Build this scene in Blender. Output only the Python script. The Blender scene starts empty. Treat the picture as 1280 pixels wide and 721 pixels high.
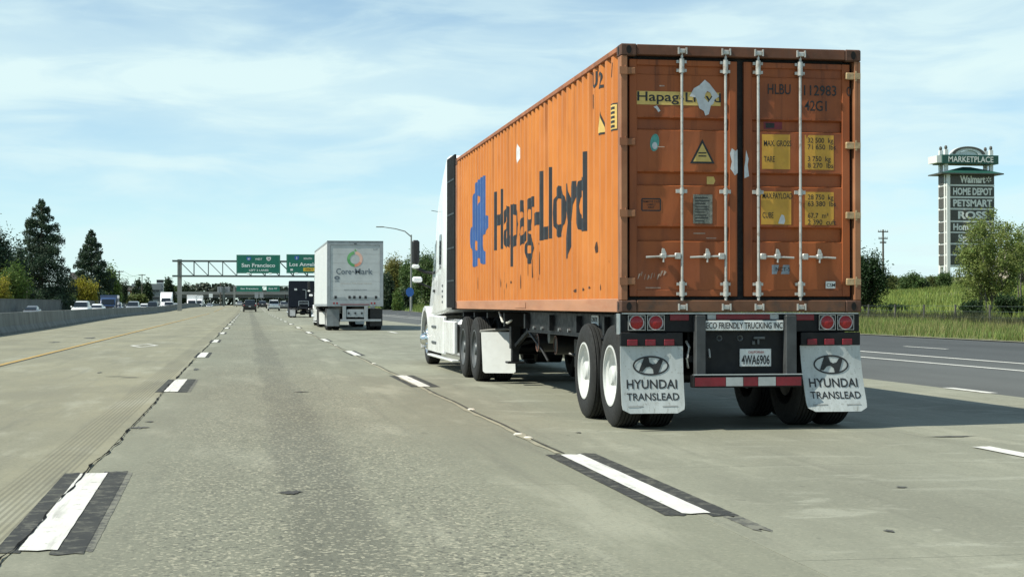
import bpy, bmesh, math, random
import numpy as np
from mathutils import Vector, Matrix

R = math.radians
random.seed(7)
rng = np.random.default_rng(11)
scene = bpy.context.scene
col = scene.collection

# ------------------------------------------------------------------ camera
cam_data = bpy.data.cameras.new('camera')
cam_data.sensor_width = 36.0
cam_data.lens = 1962.0 / 1280.0 * 36.0
cam_data.clip_start = 0.1
cam_data.clip_end = 20000.0
cam = bpy.data.objects.new('camera', cam_data)
col.objects.link(cam)
cam.location = (0.0, 0.0, 1.222)
cam.rotation_euler = (R(90 + 0.568), 0.0, R(-9.557))
scene.camera = cam

# ------------------------------------------------------------------ sky, sun, exposure
SUN_TRAVEL = Vector((0.808, 0.135, -1.0)).normalized()      # the light runs to the right, a little forward, and down
to_sun = -SUN_TRAVEL
sun_el = math.asin(to_sun.z)
sun_az = math.atan2(to_sun.x, to_sun.y)

world = bpy.data.worlds.new('World')
scene.world = world
world.use_nodes = True
wn, wl = world.node_tree.nodes, world.node_tree.links
wn.clear()
w_out = wn.new('ShaderNodeOutputWorld')
w_bg = wn.new('ShaderNodeBackground')
w_bg.inputs['Strength'].default_value = 0.12
w_sky = wn.new('ShaderNodeTexSky')
w_sky.sky_type = 'NISHITA'
w_sky.sun_disc = False
w_sky.sun_elevation = sun_el
w_sky.sun_rotation = sun_az
w_sky.altitude = 20
w_sky.air_density = 0.75
w_sky.dust_density = 0.0
w_sky.ozone_density = 6.0
w_tc = wn.new('ShaderNodeTexCoord')


def wnoise(scale, detail, rough, dist, mscale, mloc=(0, 0, 0)):
    mp = wn.new('ShaderNodeMapping')
    mp.inputs['Scale'].default_value = mscale
    mp.inputs['Location'].default_value = mloc
    mp.inputs['Rotation'].default_value = (0, R(4), R(8))
    wl.new(w_tc.outputs['Generated'], mp.inputs['Vector'])
    n = wn.new('ShaderNodeTexNoise')
    n.inputs['Scale'].default_value = scale
    n.inputs['Detail'].default_value = detail
    n.inputs['Roughness'].default_value = rough
    n.inputs['Distortion'].default_value = dist
    wl.new(mp.outputs['Vector'], n.inputs['Vector'])
    return n.outputs['Fac']


def wramp(fac, a, b):
    r = wn.new('ShaderNodeMapRange')
    r.inputs['From Min'].default_value = a
    r.inputs['From Max'].default_value = b
    r.interpolation_type = 'SMOOTHSTEP'
    wl.new(fac, r.inputs['Value'])
    return r.outputs['Result']


def wmath(op, a, b):
    m = wn.new('ShaderNodeMath')
    m.operation = op
    for i, v in enumerate((a, b)):
        if isinstance(v, (int, float)):
            m.inputs[i].default_value = v
        else:
            wl.new(v, m.inputs[i])
    m.use_clamp = True
    return m.outputs[0]


big = wramp(wnoise(4.0, 5, 0.5, 0.25, (1, 1, 4.0), (3.1, 1.7, 0.4)), 0.30, 0.66)      # veil of high cloud
wisps = wramp(wnoise(9.0, 7, 0.55, 0.5, (1, 1, 4.6), (0.3, 5.2, 2.0)), 0.36, 0.66)    # drawn-out streaks
cover = wmath('ADD', wmath('MULTIPLY', big, 0.40), wmath('MULTIPLY', wisps, 0.38))
cover = wmath('ADD', cover, 0.35)
# a thin veil looks denser towards the horizon, where the line of sight runs through more of it
w_sep = wn.new('ShaderNodeSeparateXYZ')
wl.new(w_tc.outputs['Generated'], w_sep.inputs[0])
w_up = wmath('MAXIMUM', w_sep.outputs[2], 0.0)
w_path = wmath('DIVIDE', 0.20, wmath('ADD', w_up, 0.055))
cover = wmath('MULTIPLY', cover, w_path)
w_mix = wn.new('ShaderNodeMix')
w_mix.data_type = 'RGBA'
wl.new(cover, w_mix.inputs['Factor'])
w_tint = wn.new('ShaderNodeMix')            # the camera's greenish white balance
w_tint.data_type = 'RGBA'
w_tint.blend_type = 'MULTIPLY'
w_tint.inputs['Factor'].default_value = 1.0
wl.new(w_sky.outputs['Color'], w_tint.inputs[6])
w_tint.inputs[7].default_value = (1.04, 1.12, 0.96, 1)
wl.new(w_tint.outputs[2], w_mix.inputs[6])
w_mix.inputs[7].default_value = (5.1, 6.45, 6.55, 1)
wl.new(w_mix.outputs[2], w_bg.inputs['Color'])
wl.new(w_bg.outputs[0], w_out.inputs['Surface'])

sun_data = bpy.data.lights.new('sun', 'SUN')
sun_data.energy = 4.9
sun_data.angle = R(0.5)
sun_data.color = (1.0, 0.955, 0.82)
sun = bpy.data.objects.new('sun', sun_data)
col.objects.link(sun)
sun.location = (-40, -6, 50)
sun.rotation_euler = SUN_TRAVEL.to_track_quat('-Z', 'Y').to_euler()

scene.view_settings.view_transform = 'Standard'
scene.view_settings.look = 'None'
scene.view_settings.exposure = 0.3
scene.view_settings.gamma = 1.0
scene.view_settings.use_curve_mapping = False
scene.render.engine = 'CYCLES'
scene.cycles.use_denoising = True
scene.cycles.max_bounces = 8
scene.cycles.diffuse_bounces = 4
scene.cycles.transparent_max_bounces = 8
scene.cycles.caustics_reflective = False
scene.cycles.caustics_refractive = False


# ------------------------------------------------------------------ mesh helpers
class MB:
    """collects shapes; build() links them as one mesh object"""

    def __init__(self):
        self.v, self.f, self.m = [], [], []

    def add(self, vs, fs, mi=0):
        o = len(self.v)
        self.v.extend([tuple(p) for p in vs])
        self.f.extend([tuple(i + o for i in f) for f in fs])
        self.m.extend([mi] * len(fs))
        return self

    def box(self, x0, x1, y0, y1, z0, z1, mi=0):
        vs = [(x, y, z) for z in (z0, z1) for y in (y0, y1) for x in (x0, x1)]
        return self.add(vs, [(0, 2, 3, 1), (4, 5, 7, 6), (0, 1, 5, 4), (2, 6, 7, 3), (0, 4, 6, 2), (1, 3, 7, 5)], mi)

    def cbox(self, x0, x1, y0, y1, z0, z1, c=0.01, mi=0):
        """box with chamfered edges"""
        if c <= 0 or min(abs(x1 - x0), abs(y1 - y0), abs(z1 - z0)) <= 2.05 * c:
            return self.box(x0, x1, y0, y1, z0, z1, mi)
        bm = bmesh.new()
        bmesh.ops.create_cube(bm, size=1)
        for v in bm.verts:
            v.co = Vector(((x0 + x1) / 2 + v.co.x * (x1 - x0), (y0 + y1) / 2 + v.co.y * (y1 - y0), (z0 + z1) / 2 + v.co.z * (z1 - z0)))
        bmesh.ops.bevel(bm, geom=list(bm.edges), offset=c, segments=1, affect='EDGES', profile=0.5)
        bm.verts.index_update()
        self.add([v.co.copy() for v in bm.verts], [[v.index for v in f.verts] for f in bm.faces], mi)
        bm.free()
        return self

    def beam(self, p0, p1, w, h, mi=0, upv=(0, 0, 1)):
        p0, p1 = Vector(p0), Vector(p1)
        d = (p1 - p0).normalized()
        u = Vector(upv)
        if abs(d.dot(u)) > 0.98:
            u = Vector((0, 1, 0))
        s = d.cross(u).normalized()
        t = s.cross(d).normalized()
        vs = []
        for p in (p0, p1):
            for a, b in ((-1, -1), (1, -1), (1, 1), (-1, 1)):
                vs.append(p + s * a * w / 2 + t * b * h / 2)
        return self.add(vs, [(0, 1, 2, 3), (7, 6, 5, 4), (0, 4, 5, 1), (1, 5, 6, 2), (2, 6, 7, 3), (3, 7, 4, 0)], mi)

    def cyl(self, p0, p1, r, r1=None, n=12, mi=0, caps=True):
        p0, p1 = Vector(p0), Vector(p1)
        r1 = r if r1 is None else r1
        d = (p1 - p0).normalized()
        u = Vector((0, 0, 1)) if abs(d.z) < 0.9 else Vector((1, 0, 0))
        s = d.cross(u).normalized()
        t = s.cross(d).normalized()
        vs = []
        for p, q in ((p0, r), (p1, r1)):
            for i in range(n):
                a = 2 * math.pi * i / n
                vs.append(p + (s * math.cos(a) + t * math.sin(a)) * q)
        fs = [(i, (i + 1) % n, n + (i + 1) % n, n + i) for i in range(n)]
        if caps:
            fs += [tuple(range(n - 1, -1, -1)), tuple(range(n, 2 * n))]
        return self.add(vs, fs, mi)

    def tube(self, pts, r, n=8, mi=0):
        pts = [Vector(p) for p in pts]
        rs = r if isinstance(r, (list, tuple)) else [r] * len(pts)
        vs, fs = [], []
        for k, p in enumerate(pts):
            d = (pts[min(k + 1, len(pts) - 1)] - pts[max(k - 1, 0)]).normalized()
            u = Vector((0, 0, 1)) if abs(d.z) < 0.95 else Vector((1, 0, 0))
            s = d.cross(u).normalized()
            t = s.cross(d).normalized()
            for i in range(n):
                a = 2 * math.pi * i / n
                vs.append(p + (s * math.cos(a) + t * math.sin(a)) * rs[k])
        for k in range(len(pts) - 1):
            for i in range(n):
                fs.append((k * n + i, k * n + (i + 1) % n, (k + 1) * n + (i + 1) % n, (k + 1) * n + i))
        fs += [tuple(range(n - 1, -1, -1)), tuple(range((len(pts) - 1) * n, len(pts) * n))]
        return self.add(vs, fs, mi)

    def prism(self, poly, fn, t0, t1, mi=0):
        """2D polygon (u,v) swept between t0 and t1; fn(u,v,t) -> point"""
        n = len(poly)
        vs = [fn(u, v, t0) for u, v in poly] + [fn(u, v, t1) for u, v in poly]
        fs = [tuple(range(n - 1, -1, -1)), tuple(range(n, 2 * n))]
        fs += [(i, (i + 1) % n, n + (i + 1) % n, n + i) for i in range(n)]
        return self.add(vs, fs, mi)

    def lathe(self, prof, n=32, mi=0, c=(0, 0, 0)):
        """profile of (radius, x), turned about the x axis"""
        vs, fs = [], []
        k = len(prof)
        for i in range(n):
            a = 2 * math.pi * i / n
            for r, x in prof:
                vs.append((c[0] + x, c[1] + r * math.cos(a), c[2] + r * math.sin(a)))
        for i in range(n):
            j = (i + 1) % n
            for q in range(k - 1):
                fs.append((i * k + q, i * k + q + 1, j * k + q + 1, j * k + q))
        return self.add(vs, fs, mi)

    def quad(self, a, b, c, d, mi=0):
        return self.add([a, b, c, d], [(0, 1, 2, 3)], mi)

    def loft(self, rings, mi=0, caps=True):
        n = len(rings[0])
        vs = [p for r in rings for p in r]
        fs = []
        for k in range(len(rings) - 1):
            for i in range(n):
                fs.append((k * n + i, k * n + (i + 1) % n, (k + 1) * n + (i + 1) % n, (k + 1) * n + i))
        if caps:
            fs += [tuple(range(n - 1, -1, -1)), tuple(range((len(rings) - 1) * n, len(rings) * n))]
        return self.add(vs, fs, mi)

    def mesh(self, name, mats, smooth=None, fix=True):
        me = bpy.data.meshes.new(name)
        me.from_pydata(self.v, [], self.f)
        for m in (mats if isinstance(mats, (list, tuple)) else [mats]):
            me.materials.append(m)
        if any(self.m):
            me.polygons.foreach_set('material_index', self.m)
        if fix:
            bm = bmesh.new()
            bm.from_mesh(me)
            bmesh.ops.recalc_face_normals(bm, faces=bm.faces)
            bm.to_mesh(me)
            bm.free()
        me.update()
        if smooth is not None:
            me.shade_smooth()
            me.set_sharp_from_angle(angle=R(smooth))
        return me

    def build(self, name, mats, parent=None, smooth=None, loc=None, fix=True):
        return link(name, self.mesh(name, mats, smooth, fix), parent, loc)


def link(name, me, parent=None, loc=None):
    o = bpy.data.objects.new(name, me)
    col.objects.link(o)
    o.parent = parent
    if loc is not None:
        o.location = loc
    return o


def empty(name, loc=(0, 0, 0), rz=0.0):
    o = bpy.data.objects.new(name, None)
    o.empty_display_size = 0.3
    col.objects.link(o)
    o.location = loc
    o.rotation_euler = (0, 0, rz)
    return o


def tag(o, label=None, cat=None, group=None, kind=None):
    for k, v in (('label', label), ('category', cat), ('group', group), ('kind', kind)):
        if v:
            o[k] = v
    return o


def copy_tree(o, parent=None, swap=None):
    c = o.copy()
    col.objects.link(c)
    if parent is not None:
        c.parent = parent
    if swap and c.type == 'MESH' and any(m in swap for m in c.data.materials):
        c.data = c.data.copy()
        for i, m in enumerate(c.data.materials):
            if m in swap:
                c.data.materials[i] = swap[m]
    for ch in o.children:
        copy_tree(ch, c, swap)
    return c


def rrect(xc, y, hw, z0, z1, r, rt=None, n=4, hwt=None):
    """closed ring, rounded rectangle in the x-z plane at depth y; hwt = half width at the top"""
    rt = r if rt is None else rt
    hwt = hw if hwt is None else hwt
    pts = []
    for cx, cz, rr, a0, w in ((1, 0, r, -90, hw), (1, 1, rt, 0, hwt), (-1, 1, rt, 90, hwt), (-1, 0, r, 180, hw)):
        ccx = xc + cx * (w - rr)
        ccz = (z1 - rr) if cz else (z0 + rr)
        for i in range(n + 1):
            a = R(a0 + 90 * i / n)
            pts.append((ccx + rr * math.cos(a), y, ccz + rr * math.sin(a)))
    return pts


# ------------------------------------------------------------------ text as painted sheets
def text_raw(s, bold=0.0, spacing=1.0):
    cu = bpy.data.curves.new('t', 'FONT')
    cu.body = s
    cu.size = 1.0
    cu.offset = bold
    cu.space_character = spacing
    cu.resolution_u = 3
    ob = bpy.data.objects.new('t', cu)
    col.objects.link(ob)
    bpy.context.view_layer.update()
    me = bpy.data.meshes.new_from_object(ob)
    v = np.zeros(len(me.vertices) * 3)
    me.vertices.foreach_get('co', v)
    v = v.reshape(-1, 3)[:, :2]
    f = [tuple(p.vertices) for p in me.polygons]
    bpy.data.objects.remove(ob)
    bpy.data.curves.remove(cu)
    bpy.data.meshes.remove(me)
    return v, f


def shape_raw(loops):
    """filled 2D outline with holes"""
    cu = bpy.data.curves.new('s', 'CURVE')
    cu.dimensions = '2D'
    cu.fill_mode = 'BOTH'
    for lp in loops:
        sp = cu.splines.new('POLY')
        sp.points.add(len(lp) - 1)
        for p, (x, y) in zip(sp.points, lp):
            p.co = (x, y, 0, 1)
        sp.use_cyclic_u = True
    ob = bpy.data.objects.new('s', cu)
    col.objects.link(ob)
    bpy.context.view_layer.update()
    me = bpy.data.meshes.new_from_object(ob)
    v = np.zeros(len(me.vertices) * 3)
    me.vertices.foreach_get('co', v)
    v = v.reshape(-1, 3)[:, :2]
    f = [tuple(p.vertices) for p in me.polygons]
    bpy.data.objects.remove(ob)
    bpy.data.curves.remove(cu)
    bpy.data.meshes.remove(me)
    return v, f


_v, _f = text_raw('H')
CAPH = _v[:, 1].max() - _v[:, 1].min()


def sheet(name, v, f, place, mat_, parent, cuts=None):
    """2D mesh laid onto a surface through place(u, v)"""
    bm = bmesh.new()
    bv = [bm.verts.new((x, y, 0)) for x, y in v]
    for q in f:
        try:
            bm.faces.new([bv[i] for i in q])
        except ValueError:
            pass
    if cuts is not None:
        lo, hi = v[:, 0].min(), v[:, 0].max()
        for c in cuts:
            if lo < c < hi:
                bmesh.ops.bisect_plane(bm, geom=list(bm.verts) + list(bm.edges) + list(bm.faces), plane_co=(c, 0, 0), plane_no=(1, 0, 0), dist=1e-5)
        bmesh.ops.triangulate(bm, faces=bm.faces)
    bm.normal_update()
    for fc in bm.faces:
        if fc.normal.z < 0:
            fc.normal_flip()
    for vv in bm.verts:
        vv.co = Vector(place(vv.co.x, vv.co.y))
    me = bpy.data.meshes.new(name)
    bm.to_mesh(me)
    bm.free()
    me.materials.append(mat_)
    return link(name, me, parent)


def text(name, s, place, mat_, parent, h, w=None, bold=0.0, center=False, cuts=None, spacing=1.0):
    """capital height h; fitted to width w; place(u, v) with u from the left edge and v from the baseline"""
    v, f = text_raw(s, bold, spacing)
    k = h / CAPH
    v = v * k
    v[:, 0] -= v[:, 0].min()
    if w is not None:
        v[:, 0] *= w / v[:, 0].max()
    if center:
        v[:, 0] -= v[:, 0].max() / 2
    return sheet(name, v, f, place, mat_, parent, cuts)


# ------------------------------------------------------------------ materials
def new_mat(name):
    m = bpy.data.materials.new(name)
    m.use_nodes = True
    nt = m.node_tree
    return m, nt, nt.nodes['Principled BSDF']


class G:
    """small node-graph helper"""

    def __init__(self, nt):
        self.nt, self.n, self.l = nt, nt.nodes, nt.links

    def put(self, sock, v):
        if isinstance(v, bpy.types.NodeSocket):
            self.l.new(v, sock)
        elif isinstance(v, (tuple, list)) and len(v) == 3 and len(sock.default_value) == 4:
            sock.default_value = (*v, 1)
        else:
            sock.default_value = v

    def coord(self, kind='Object'):
        if kind == 'World':
            return self.n.new('ShaderNodeNewGeometry').outputs['Position']
        return self.n.new('ShaderNodeTexCoord').outputs[kind]

    def map(self, vec, scale=(1, 1, 1), loc=(0, 0, 0)):
        m = self.n.new('ShaderNodeMapping')
        self.put(m.inputs['Vector'], vec)
        m.inputs['Scale'].default_value = scale
        m.inputs['Location'].default_value = loc
        return m.outputs[0]

    def noise(self, vec, scale, detail=3, rough=0.5, dist=0.0):
        t = self.n.new('ShaderNodeTexNoise')
        self.put(t.inputs['Vector'], vec)
        t.inputs['Scale'].default_value = scale
        t.inputs['Detail'].default_value = detail
        t.inputs['Roughness'].default_value = rough
        t.inputs['Distortion'].default_value = dist
        return t.outputs['Fac']

    def voro(self, vec, scale, out='Distance', feature='F1'):
        t = self.n.new('ShaderNodeTexVoronoi')
        t.feature = feature
        self.put(t.inputs['Vector'], vec)
        t.inputs['Scale'].default_value = scale
        return t.outputs[out]

    def rng(self, v, a, b, c=0.0, d=1.0, smooth=True):
        t = self.n.new('ShaderNodeMapRange')
        t.interpolation_type = 'SMOOTHSTEP' if smooth else 'LINEAR'
        self.put(t.inputs['Value'], v)
        t.inputs['From Min'].default_value = a
        t.inputs['From Max'].default_value = b
        t.inputs['To Min'].default_value = c
        t.inputs['To Max'].default_value = d
        return t.outputs[0]

    def math(self, op, a, b=0.0, clamp=False):
        t = self.n.new('ShaderNodeMath')
        t.operation = op
        t.use_clamp = clamp
        self.put(t.inputs[0], a)
        self.put(t.inputs[1], b)
        return t.outputs[0]

    def mix(self, f, a, b, blend='MIX'):
        t = self.n.new('ShaderNodeMix')
        t.data_type = 'RGBA'
        t.blend_type = blend
        self.put(t.inputs['Factor'], f)
        self.put(t.inputs[6], a)
        self.put(t.inputs[7], b)
        return t.outputs[2]

    def sep(self, v):
        t = self.n.new('ShaderNodeSeparateXYZ')
        self.put(t.inputs[0], v)
        return t.outputs

    def bump(self, h, strength=0.3, dist=0.01):
        t = self.n.new('ShaderNodeBump')
        t.inputs['Strength'].default_value = strength
        t.inputs['Distance'].default_value = dist
        self.put(t.inputs['Height'], h)
        return t.outputs[0]


def mat(name, c, rough=0.6, metal=0.0, var=0.15, vs=2.5, dirt=None, dirt_amt=0.5, bump=0.0, bs=40, coat=0.0, spec=0.5, island=0.0, stretch=(1, 1, 1)):
    m, nt, b = new_mat(name)
    g = G(nt)
    co = g.map(g.coord('Object'), stretch)
    n1 = g.noise(co, vs, 4, 0.6)
    dark = tuple(x * (1 - var) for x in c)
    light = tuple(min(1, x * (1 + var * 0.8)) for x in c)
    out = g.mix(g.rng(n1, 0.3, 0.7), dark, light)
    if dirt:
        n2 = g.noise(co, vs * 2.7, 5, 0.65)
        out = g.mix(g.rng(n2, 0.48, 0.72, 0, dirt_amt), out, dirt)
    if island:
        ri = g.n.new('ShaderNodeNewGeometry').outputs['Random Per Island']
        hs = g.n.new('ShaderNodeHueSaturation')
        g.put(hs.inputs['Color'], out)
        g.put(hs.inputs['Value'], g.rng(ri, 0, 1, 1 - island, 1 + island, False))
        g.put(hs.inputs['Hue'], g.rng(ri, 0, 1, 0.485, 0.515, False))
        out = hs.outputs[0]
    g.put(b.inputs['Base Color'], out)
    b.inputs['Roughness'].default_value = rough
    g.put(b.inputs['Roughness'], g.rng(g.noise(co, vs * 5, 3), 0.3, 0.7, max(0.02, rough - 0.08), min(1, rough + 0.08)))
    b.inputs['Metallic'].default_value = metal
    b.inputs['Specular IOR Level'].default_value = spec
    if coat:
        b.inputs['Coat Weight'].default_value = coat
    if bump:
        g.put(b.inputs['Normal'], g.bump(g.noise(co, bs, 3), bump, 0.01))
    return m


def leaf_mat(name, c, island=0.35, trans=0.35, hue=0.02, vs=0.6):
    m, nt, b = new_mat(name)
    g = G(nt)
    n1 = g.noise(g.coord('Object'), vs, 3, 0.6)
    out = g.mix(g.rng(n1, 0.3, 0.7), tuple(x * 0.75 for x in c), tuple(x * 1.25 for x in c))
    ri = g.n.new('ShaderNodeNewGeometry').outputs['Random Per Island']
    hs = g.n.new('ShaderNodeHueSaturation')
    g.put(hs.inputs['Color'], out)
    g.put(hs.inputs['Value'], g.rng(ri, 0, 1, 1 - island, 1 + island, False))
    g.put(hs.inputs['Hue'], g.rng(g.math('FRACT', g.math('MULTIPLY', ri, 7.3)), 0, 1, 0.5 - hue, 0.5 + hue, False))
    g.put(b.inputs['Base Color'], hs.outputs[0])
    b.inputs['Roughness'].default_value = 0.6
    b.inputs['Specular IOR Level'].default_value = 0.3
    if trans:
        tr = g.n.new('ShaderNodeBsdfTranslucent')
        g.put(tr.inputs['Color'], hs.outputs[0])
        mx = g.n.new('ShaderNodeMixShader')
        mx.inputs[0].default_value = trans
        g.l.new(b.outputs[0], mx.inputs[1])
        g.l.new(tr.outputs[0], mx.inputs[2])
        g.l.new(mx.outputs[0], g.n['Material Output'].inputs['Surface'])
    return m


# ------------------------------------------------------------------ lie of the land
def sstep(a, b, x):
    t = min(1.0, max(0.0, (x - a) / (b - a)))
    return t * t * (3 - 2 * t)


def zr(y):                                   # the carriageway lifts gently far ahead
    return 0.5 * sstep(200, 340, y)


def zopp(x):                                 # the opposite carriageway falls away to its far side
    return -0.03 * max(0.0, -13.0 - x)


def barrier_x(y):
    return -9.45 - 2.5 * sstep(50, 165, y)


def hg(x, y):
    """height of the open ground"""
    if x >= 24.2:
        d = x - 24.2
        h = 0.02 + 0.048 * min(d, 14) + 0.057 * max(0, min(d, 105) - 14) + 0.12 * math.sin(x * 0.21 + y * 0.05) * sstep(2, 14, d) + 0.10 * math.sin(y * 0.13 - x * 0.07) * sstep(2, 14, d)
        return h + zr(y)
    if x > -28.6:
        return -1.4
    d = -28.6 - x
    return -0.7 + 0.9 * sstep(0, 12, d)


# ---- materials of the setting
def concrete_mat():
    m, nt, b = new_mat('worn_concrete')
    g = G(nt)
    p = g.coord('World')
    s = g.sep(p)
    x = s[0]
    wob = g.math('MULTIPLY', g.math('SUBTRACT', g.noise(g.map(p, (1, 0.25, 1)), 0.9, 3), 0.5), 0.5)
    xw = g.math('ADD', x, wob)
    # each lane was poured apart: tone of its own
    tan_c, grey_c, pale_c = (0.232, 0.222, 0.158), (0.188, 0.192, 0.150), (0.218, 0.222, 0.178)
    c = g.mix(g.rng(x, -1.16, -1.13), tan_c, grey_c)
    c = g.mix(g.rng(x, 2.55, 2.57), c, pale_c)
    # broad blotches
    n_big = g.noise(g.map(p, (1, 0.3, 1)), 0.55, 5, 0.62)
    c = g.mix(g.rng(n_big, 0.36, 0.66, 0, 0.62), c, (0.142, 0.145, 0.118))
    n_lt = g.noise(g.map(p, (1, 0.22, 1), (7, 3, 0)), 1.3, 5, 0.65)
    c = g.mix(g.rng(n_lt, 0.50, 0.70, 0, 0.60), c, (0.30, 0.30, 0.245))
    # scuffs drawn out along the lanes, drips, and pale cement smears
    n_sc = g.noise(g.map(p, (3.2, 0.12, 1), (1, 5, 0)), 1.6, 5, 0.62)
    c = g.mix(g.rng(n_sc, 0.52, 0.72, 0, 0.42), c, (0.118, 0.118, 0.098))
    n_sm = g.noise(g.map(p, (1.0, 2.2, 1), (11, 2, 0)), 0.9, 6, 0.7, 0.8)
    c = g.mix(g.math('MULTIPLY', g.rng(n_sm, 0.54, 0.66, 0, 0.5), g.rng(x, 2.5, 3.2)), c, (0.33, 0.335, 0.285))
    n_dr = g.noise(g.map(p, (1, 0.7, 1), (4, 4, 0)), 7.0, 2, 0.5)
    c = g.mix(g.rng(n_dr, 0.70, 0.76, 0, 0.55), c, (0.09, 0.09, 0.076))
    # drip line along the lane middles (oil)
    def band(centre, half, soft, amt, colr, base):
        d = g.math('ABSOLUTE', g.math('SUBTRACT', xw, centre))
        f = g.math('MULTIPLY', g.rng(d, half, half + soft, 1, 0), g.rng(g.noise(g.map(p, (0.6, 0.07, 1), (centre, 9, 0)), 1.0, 4, 0.6), 0.28, 0.55, 0.35, 1.0))
        return g.mix(g.math('MULTIPLY', f, amt), base, colr)
    c = band(0.46, 0.17, 0.16, 0.80, (0.088, 0.090, 0.075), c)
    c = band(0.05, 0.75, 0.5, 0.30, (0.130, 0.132, 0.104), c)
    c = band(4.5, 0.35, 0.7, 0.28, (0.150, 0.152, 0.124), c)
    c = band(-2.9, 0.30, 0.6, 0.22, (0.155, 0.150, 0.112), c)
    c = band(-7.2, 0.8, 1.4, 0.25, (0.155, 0.150, 0.112), c)
    # exposed aggregate where tyres have worn the skin
    worn = g.math('MULTIPLY', g.rng(xw, -1.0, -0.2), g.rng(xw, 1.15, 1.95, 1, 0))
    worn = g.math('MULTIPLY', worn, g.rng(g.noise(g.map(p, (1, 0.4, 1)), 1.1, 3), 0.25, 0.6, 0.55, 1))
    worn = g.math('ADD', worn, 0.24)
    st = g.map(p, (1.0, 0.8, 1))
    st_n = g.noise(st, 42, 3, 0.62)
    st_v = g.voro(st, 58, 'Color')
    stv = g.sep(st_v)[0]
    c = g.mix(g.math('MULTIPLY', g.rng(st_n, 0.50, 0.66), g.math('MULTIPLY', worn, 0.36)), c, (0.085, 0.088, 0.074))
    c = g.mix(g.math('MULTIPLY', g.rng(st_n, 0.45, 0.30), g.math('MULTIPLY', worn, 0.34)), c, (0.31, 0.30, 0.23))
    c = g.mix(g.math('MULTIPLY', g.rng(stv, 0.84, 0.90), g.math('MULTIPLY', worn, 0.6)), c, (0.36, 0.345, 0.27))
    c = g.mix(g.math('MULTIPLY', g.rng(stv, 0.16, 0.10), g.math('MULTIPLY', worn, 0.7)), c, (0.075, 0.078, 0.066))
    fine = g.noise(p, 120, 2, 0.7)
    c = g.mix(g.rng(fine, 0.35, 0.65, 0.0, 0.22), c, (0.105, 0.106, 0.085))
    # sawn grooves beside the left lane line
    gr = g.math('MULTIPLY', g.rng(x, -1.62, -1.58), g.rng(x, -1.26, -1.24, 1, 0))
    saw = g.math('PINGPONG', g.math('MULTIPLY', x, 1.0), 0.021)
    saw = g.rng(saw, 0.004, 0.016)
    c = g.mix(g.math('MULTIPLY', gr, g.rng(saw, 0, 1, 0.55, 0)), c, (0.10, 0.095, 0.072))
    c = g.mix(1.0, c, (1.20, 1.195, 1.14), 'MULTIPLY')
    g.put(b.inputs['Base Color'], c)
    g.put(b.inputs['Roughness'], g.rng(n_big, 0.3, 0.7, 0.72, 0.9))
    b.inputs['Specular IOR Level'].default_value = 0.35
    h = g.math('ADD', g.math('MULTIPLY', st_n, g.math('MULTIPLY', worn, 0.9)), g.math('MULTIPLY', fine, 0.35))
    g.put(b.inputs['Normal'], g.bump(h, 0.5, 0.010))
    return m


def asphalt_mat(name, base, var):
    m, nt, b = new_mat(name)
    g = G(nt)
    p = g.coord('World')
    n = g.noise(g.map(p, (1, 0.2, 1)), 0.5, 5, 0.6)
    c = g.mix(g.rng(n, 0.3, 0.7), tuple(v * (1 - var) for v in base), tuple(v * (1 + var) for v in base))
    f = g.noise(p, 60, 3, 0.7)
    c = g.mix(g.rng(f, 0.35, 0.7, 0, 0.4), c, tuple(v * 0.55 for v in base))
    g.put(b.inputs['Base Color'], c)
    b.inputs['Roughness'].default_value = 0.85
    g.put(b.inputs['Normal'], g.bump(f, 0.4, 0.01))
    return m


def paint_mat(name, c, wear, under, smear=0.0):
    m, nt, b = new_mat(name)
    g = G(nt)
    p = g.coord('World')
    n = g.noise(p, 9, 6, 0.7)
    f = g.rng(n, wear, wear + 0.10)
    out = g.mix(g.math('MULTIPLY', f, 0.75), c, under)
    out = g.mix(g.rng(g.noise(p, 2.2, 4, 0.6), 0.35, 0.75, 0, 0.22), out, under)
    if smear:
        out = g.mix(g.rng(g.noise(g.map(p, (9, 0.5, 1)), 2.0, 4, 0.6), 0.50, 0.80, 0, smear), out, (0.16, 0.16, 0.145))
        out = g.mix(g.rng(g.noise(p, 55, 2, 0.6), 0.66, 0.72, 0, 0.6), out, under)
    g.put(b.inputs['Base Color'], out)
    b.inputs['Specular IOR Level'].default_value = 0.2
    b.inputs['Roughness'].default_value = 0.85
    g.put(b.inputs['Normal'], g.bump(g.noise(p, 70, 2), 0.3, 0.006))
    return m


M_conc = concrete_mat()
M_asph = asphalt_mat('grey_asphalt', (0.094, 0.100, 0.096), 0.16)
M_asph_ramp = asphalt_mat('dark_asphalt', (0.060, 0.065, 0.065), 0.18)
M_opp = asphalt_mat('far_concrete', (0.24, 0.23, 0.18), 0.12)
M_white = paint_mat('white_road_paint', (0.66, 0.66, 0.62), 0.57, (0.27, 0.27, 0.235), 0.6)
M_black = paint_mat('black_road_paint', (0.042, 0.044, 0.043), 0.50, (0.125, 0.125, 0.105))
M_yellow = paint_mat('yellow_road_paint', (0.52, 0.33, 0.085), 0.46, (0.26, 0.23, 0.14))
M_seal = mat('tar_sealant', (0.008, 0.008, 0.008), 0.92, var=0.3, vs=6, spec=0.1)
M_palejoint = paint_mat('old_line_residue', (0.33, 0.31, 0.23), 0.5, (0.19, 0.19, 0.15))
M_barrier = mat('barrier_concrete', (0.165, 0.178, 0.165), 0.9, var=0.22, vs=0.8, dirt=(0.07, 0.075, 0.068), dirt_amt=0.6, bump=0.2, bs=30, stretch=(1, 1, 0.35))


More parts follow.
